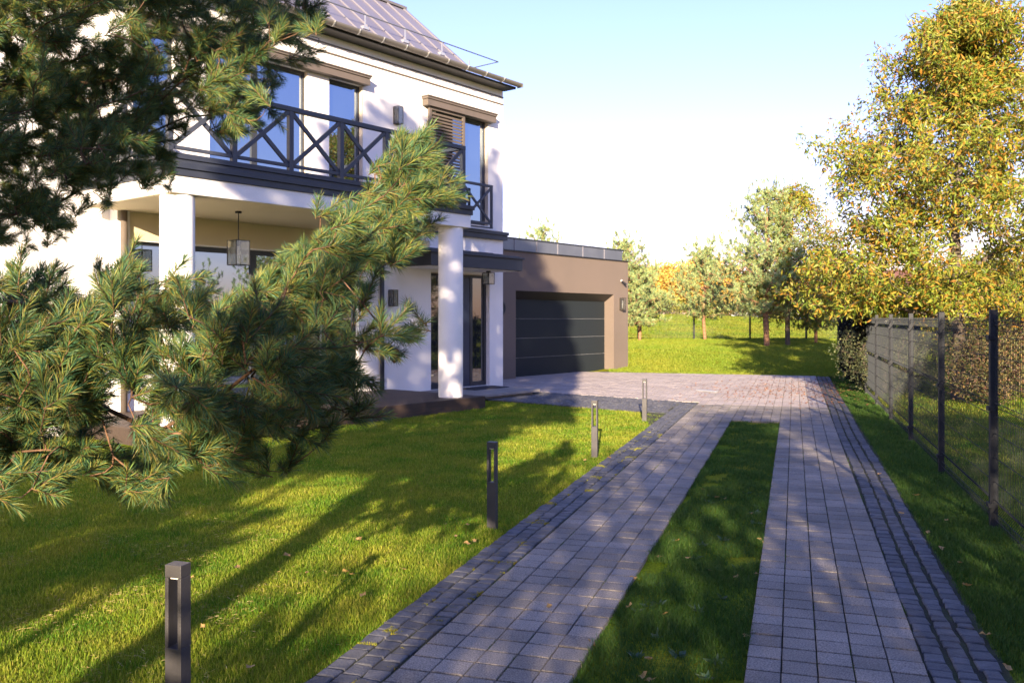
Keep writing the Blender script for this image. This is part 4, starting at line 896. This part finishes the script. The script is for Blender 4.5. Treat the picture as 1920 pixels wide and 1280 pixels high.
def shade_trees():
    r = np.random.default_rng(404)
    # tall pine behind the photographer, left
    cx, cy = -2.96, -4.5; T = []
    def W_(x, y): return x*.9928-y*.1196
    while len(T) < 1500:
        x = r.uniform(-7, -1); y = r.uniform(-7, -2); z = r.uniform(3.0, 11.5); w_ = W_(x, y); h_ = z+.255*y
        if w_ < np.interp(h_, [2, 5, 7, 9.8, 10.3], [-4, -5.0, -5.5, -5.7, -5.0]) or w_ > np.interp(h_, [2, 3.5, 5, 7, 9, 9.7, 10.4], [-.4, -.5, -1, -1.15, -1.6, -2.1, -2.35]): continue
        if h_ < 2.0 or (w_ > -1.8 and h_ < 3.6) or (w_ > -2.1 and h_ < 2.7) or (h_ > 8.9 and r.uniform() < .35): continue
        if (w_ > -2.95 and w_ < -2.1 and h_ < 4.4 and h_ > 3.15) or (w_ < -2.1 and h_ < 2.45) or (w_ < -2.1 and h_ < 4.4 and r.uniform() < .35): continue
        if h_ < 5.2 and r.uniform() < .45: continue
        if vnoise(np.array([[x, y, z]]), .9, 12)[0] > 1.0: continue
        T.append(np.array([x, y, z]))
    k = 0
    while k < 420:
        x = r.uniform(-5.5, -1.5); y = r.uniform(-6, -3); h_ = r.uniform(2.55, 3.3); w_ = W_(x, y)
        if w_ < -4.4 or w_ > -1.6 or vnoise(np.array([[w_, h_*1.6]]), 2.2, 31)[0] > .35: continue
        T.append(np.array([x, y, h_-.255*y])); k += 1
    limbs = [[(cx, cy, 2.95), (cx+.25, cy, 2.7), (cx+.62, cy, 2.1), (cx+.8, cy, 1.7)], [(cx, cy, 2.95), (cx-.7, cy, 2.98), (cx-1.3, cy, 3.05)], [(cx, cy, 2.9), (cx+.5, cy, 2.82), (cx+1.25, cy, 2.78)],
             [(cx, cy, 3.6), (cx-1.5, cy, 4.2)], [(cx, cy, .3), (cx-.45, cy, 1.0), (cx-.62, cy+.1, 2.2), (cx-.9, cy, 3.6), (cx-1.2, cy, 5)], [(cx, cy, 5), (cx-1.6, cy, 6)], [(cx, cy, 5), (cx+1.2, cy, 6)], [(cx, cy, 7), (cx-1.5, cy, 8)], [(cx, cy, 7), (cx+1, cy+.5, 8)]]
    crown_tree('pine_tree', 'tall pine behind the camera shading the house front', [(cx, cy, -.1), (cx+.05, cy, 3), (cx-.2, cy, 6.5), (cx-.4, cy, 10.8)], limbs, T, r, 'needle', 'bark', 80, .20, .030, r0=.0034, ex=.5, shoot=.4, needle=True, stepm=.3, part='needles')
    T = []
    while len(T) < 900:
        p = np.array([r.uniform(-7.0, -3.1), r.uniform(-3, -1), r.uniform(.5, 3.3)]); w_ = W_(p[0], p[1]); h_ = p[2]+.255*p[1]
        if h_ < 1.15+.25*vnoise(p[None], 1.5, 5)[0] and w_ > -5.5: continue
        if w_ > -3.35-.5*vnoise(p[None], 2, 6)[0]: continue
        T.append(p)
    crown_tree('pine_tree', 'low pine standing behind the camera at the far left', [(-5.4, -2, -.1), (-5.4, -2, 1.5), (-5.3, -2, 2.8)], [], T, r, 'needle', 'bark', 70, .14, .02, r0=.006, ex=.5, shoot=.3, needle=True, stepm=.3, part='needles')
    # leafy screen of garden trees behind the photographer, right
    T = []
    while len(T) < 1000:
        x = r.uniform(-3, 10.5); y = r.uniform(-6.3, -4.7); w_ = W_(x, y); z = r.uniform(.4, 5.9)
        top = np.interp(w_, [-2.1, -1.8, -.3, 0., .6, 1.2, 2, 9, 10], [1.3, 2.3, 2.3, 2.6, 3.0, 3.6, 4.0, 4.0, 3]); h_ = z+.255*y
        if h_ > top+.15*vnoise(np.array([[x*1.0, z*.3]]), 1.5, 3)[0]: continue
        if w_ < -.8 and 1.25 < h_ < 2.1: continue
        if -.8 < w_ < .5 and 1.72 < h_ < 1.9: continue
        if vnoise(np.array([[x, z]]), 1.6, 8)[0] > .95: continue
        T.append(np.array([x, y, z]))
    T = [t for t in T if not (t[0]*.9928-t[1]*.1196 < -.8 and t[2]+.255*t[1] > 2.0 and r.uniform() < .6)]
    T = np.array(T); xs = [-1.8, .6, 2.8, 5, 7.2, 9.4]
    for i, x in enumerate(xs):
        lo = -9 if i == 0 else (xs[i-1]+x)/2; hi = 99 if i == len(xs)-1 else (xs[i+1]+x)/2; t = T[(T[:, 0] >= lo) & (T[:, 0] < hi)]
        ht = 1.6 if i == 0 else 4.2
        crown_tree('garden_tree', 'leafy garden tree standing behind the camera', [(x, -5.5, -.1), (x, -5.5, ht*.5), (x+.1, -5.5, ht)], [], t, r, 'shade', 'bark_grey', 60, .15, .085, r0=.007, shoot=.3, group='trees behind the camera', spread=.34)
shade_trees()

# background broadleaf trees
def bush(name, label, x, y, z0, z1, rx, ry, m, n, leaf_n, ll, lw, seed, group=None, cat_='tree', clear=.15, spread=.3, thin=.85):
    r = np.random.default_rng(seed); T = []
    while len(T) < n:
        p = r.uniform(-1, 1, 3)
        if np.linalg.norm(p) > 1: continue
        q = np.array([x+p[0]*rx, y+p[1]*ry, z0+clear*(z1-z0)+(z1-z0)*(1-clear)*(p[2]*.5+.5)])
        if vnoise(q[None], 2.2/max(rx, .8), seed)[0] > thin: continue
        T.append(q)
    return crown_tree(name, label, [(x, y, z0-.1), (x, y, z0+(z1-z0)*.35), (x+.05, y, z0+(z1-z0)*.7)], [], T, r, m, 'bark_grey', leaf_n, ll, lw, r0=.006, shoot=.15*rx, group=group, spread=spread, cat_=cat_)
bg_ = [(9.6, 66, 5.3, 1.9, 'orange', 'golden tree just right of the garage behind the hill'), (12.0, 67, 5.5, 2.0, 'orange', 'bright orange tree left of the tall fence post'), (14.0, 64, 5.9, 2.0, 'orange', 'tallest orange tree behind the slim young pine'), (16.2, 66, 4.9, 2.1, 'orange', 'orange tree showing between the two bank pines'),
       (18.8, 63, 4.3, 1.8, 'orange', 'low orange tree left of the far white house'), (21.5, 70, 5.2, 2.2, 'dullgreen', 'dull green tree in front of the far white house'), (10.8, 72, 5.7, 2.5, 'dullgreen', 'grey green tree crown rising behind the golden trees'), (24.8, 62, 4.6, 2.2, 'dullgreen', 'dull green tree right of the small oak, far behind')]
for i, (x, y, z1, rx, m, lb) in enumerate((x*1.2, y*1.2, 1.65+(z1-1.65)*1.2, rx*1.2, m, lb) for x, y, z1, rx, m, lb in bg_): bush('broadleaf_tree', lb, x, y, float(zf(x, y)), z1+.3, rx*1.35, 2, m, 330, 40, .24, .20, 500+i, group='autumn trees beyond the back fence', spread=.45)
sh_ = [(9.5, 61, 1.1), (11.6, 62, 1.2), (13.8, 61.5, 1.0), (16.2, 60, 1.3), (18.3, 59, 1.3), (20.6, 58, 1.2), (23, 57, 1.2), (25.5, 57, 1.2), (28, 57, 1.3)]
for i, (x, y, h) in enumerate((x*1.24, y*1.24, h*1.1) for x, y, h in sh_):
    w_ = ['first', 'second', 'third', 'fourth', 'fifth', 'sixth', 'seventh', 'eighth', 'ninth'][i]
    bush('shrub', w_+(' grey green' if i % 3 == 0 else ' yellow green')+' shrub from the left below the far autumn trees', x, y, float(zf(x, y)), float(zf(x, y))+h+.4, 1.9, .9, 'yellowgreen' if i % 3 else 'dullgreen', 70, 34, .16, .12, 540+i, group='shrubs on the far side of the hill', cat_='shrub', clear=0, spread=.4)
for i, (x, y, z1, rx, m, lb) in enumerate(((15.5, 29.5, 4.2, 2.0, 'oak', 'rounded golden tree behind the fence, left of the two beyond the tall oak'), (19.5, 31, 4.6, 2.3, 'oak', 'wide golden green tree at the right edge beyond the tall oak'), (22.0, 40, 5.0, 2.8, 'dullgreen', 'dull green tree far beyond the tall oak'))):
    bush('broadleaf_tree', lb, x, y, 0, z1, rx, rx*.8, m, 300, 30, .15, .07, 580+i, group='trees beyond the tall oak', clear=.1, thin=1.2)
# neighbour's shrubs seen through the mesh fence
nb = [(9.3, 17.0, 1.55, 1.0, 'russet', 'russet shrub seen through the mesh between the two nearest fence posts'), (10.9, 18.6, 1.9, 1.2, 'russet', 'tall russet shrub at the right edge behind the mesh'), (8.3, 19.6, 1.7, 1.1, 'dullgreen', 'grey green shrub behind the middle mesh panels'), (12.2, 20.5, 2.3, 1.5, 'russet', 'broad russet shrub behind the others at the right edge'), (9.8, 21.5, 2.1, 1.4, 'dullgreen', 'green shrub under the tall oak behind the fence')]
for i, (x, y, h, rx, m, lb) in enumerate(nb): bush('shrub', lb, x, y, 0, h, rx, rx*.8, m, 150, 42, .062, .036, 560+i, cat_='shrub', clear=0, spread=.16, thin=.55, group='shrubs behind the mesh fence')
# climber on the far fence panels
def vine():
    r = np.random.default_rng(606); T = []
    for _ in range(560):
        t = 20.4+9.2*r.uniform()**.9; lim = np.interp(t, [20.4, 21.3, 22.2, 23.5], [1.55, 1.0, .5, .1]); z = r.uniform(lim if r.uniform() < .93 else 0.1, 1.75+.3*vnoise(np.array([[t, 1.]]), 1.4, 3)[0])
        if vnoise(np.array([[t*1.3, z*.6]]), 2.4, 15)[0] > np.interp(t, [20.4, 22.5, 25], [-.1, .3, 1.0]): continue
        p = dw(FN-.03-r.uniform(0, .07), t); T.append((p[0], p[1], z))
    p0 = dw(FN-.08, 26); limbs = []
    for t in (21, 22.5, 24, 25.5, 27, 28.5):
        q = dw(FN-.06, t); limbs.append([(q[0], q[1], .6), (q[0], q[1], 1.6)])
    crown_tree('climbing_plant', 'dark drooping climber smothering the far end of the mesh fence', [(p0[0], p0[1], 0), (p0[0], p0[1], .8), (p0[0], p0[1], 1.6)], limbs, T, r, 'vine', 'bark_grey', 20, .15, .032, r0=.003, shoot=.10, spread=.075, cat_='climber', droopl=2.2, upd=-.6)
vine()
# far white house
fh = empty('white_house', (28, 98, 0), 0, label='distant white house glimpsed between the trees beyond the hill', cat='house')
zb = float(zf(28, 98)); MB().box(-4, 9, 0, 8, zb-.3, zb+3.0).build('wall', M['stucco'], fh)
MB().prism([(-.5, zb+3.0), (8.5, zb+3.0), (4, zb+5.2)], 0, -4.5, 9.5).build('roof', M['roof_tile'], fh)
for x in (-3, -.6, 2, 4.6, 7): bx('window', M['pane_far'], fh, x, x+1.1, -.04, -.003, zb+.9, zb+2.3)
fh = empty('white_house', (33, 78, 0), 0, label='distant pale house behind the climber end of the right fence', cat='house')
zb = float(zf(33, 78)); MB().box(-3.5, 6, 0, 8, zb-.3, zb+3.0).build('wall', M['stucco'], fh)
MB().prism([(-.5, zb+3.0), (8.5, zb+3.0), (4, zb+5.0)], 0, -4, 6.5).build('roof', M['roof_tile'], fh)
for x in (-2.5, 0, 2.5): bx('window', M['pane_far'], fh, x, x+1.1, -.04, -.003, zb+.9, zb+2.3)
# low ramp plate on the forecourt
pl = bx('drain_cover', M['steel'], None, -.28, .28, -.05, .05, 0, .035, .01); pl.location = (4.4, 19.85, .002); pl.rotation_euler = (0, 0, R(-52)); tag(pl, 'narrow pale metal drain cover raised on the forecourt paving', 'drain cover')
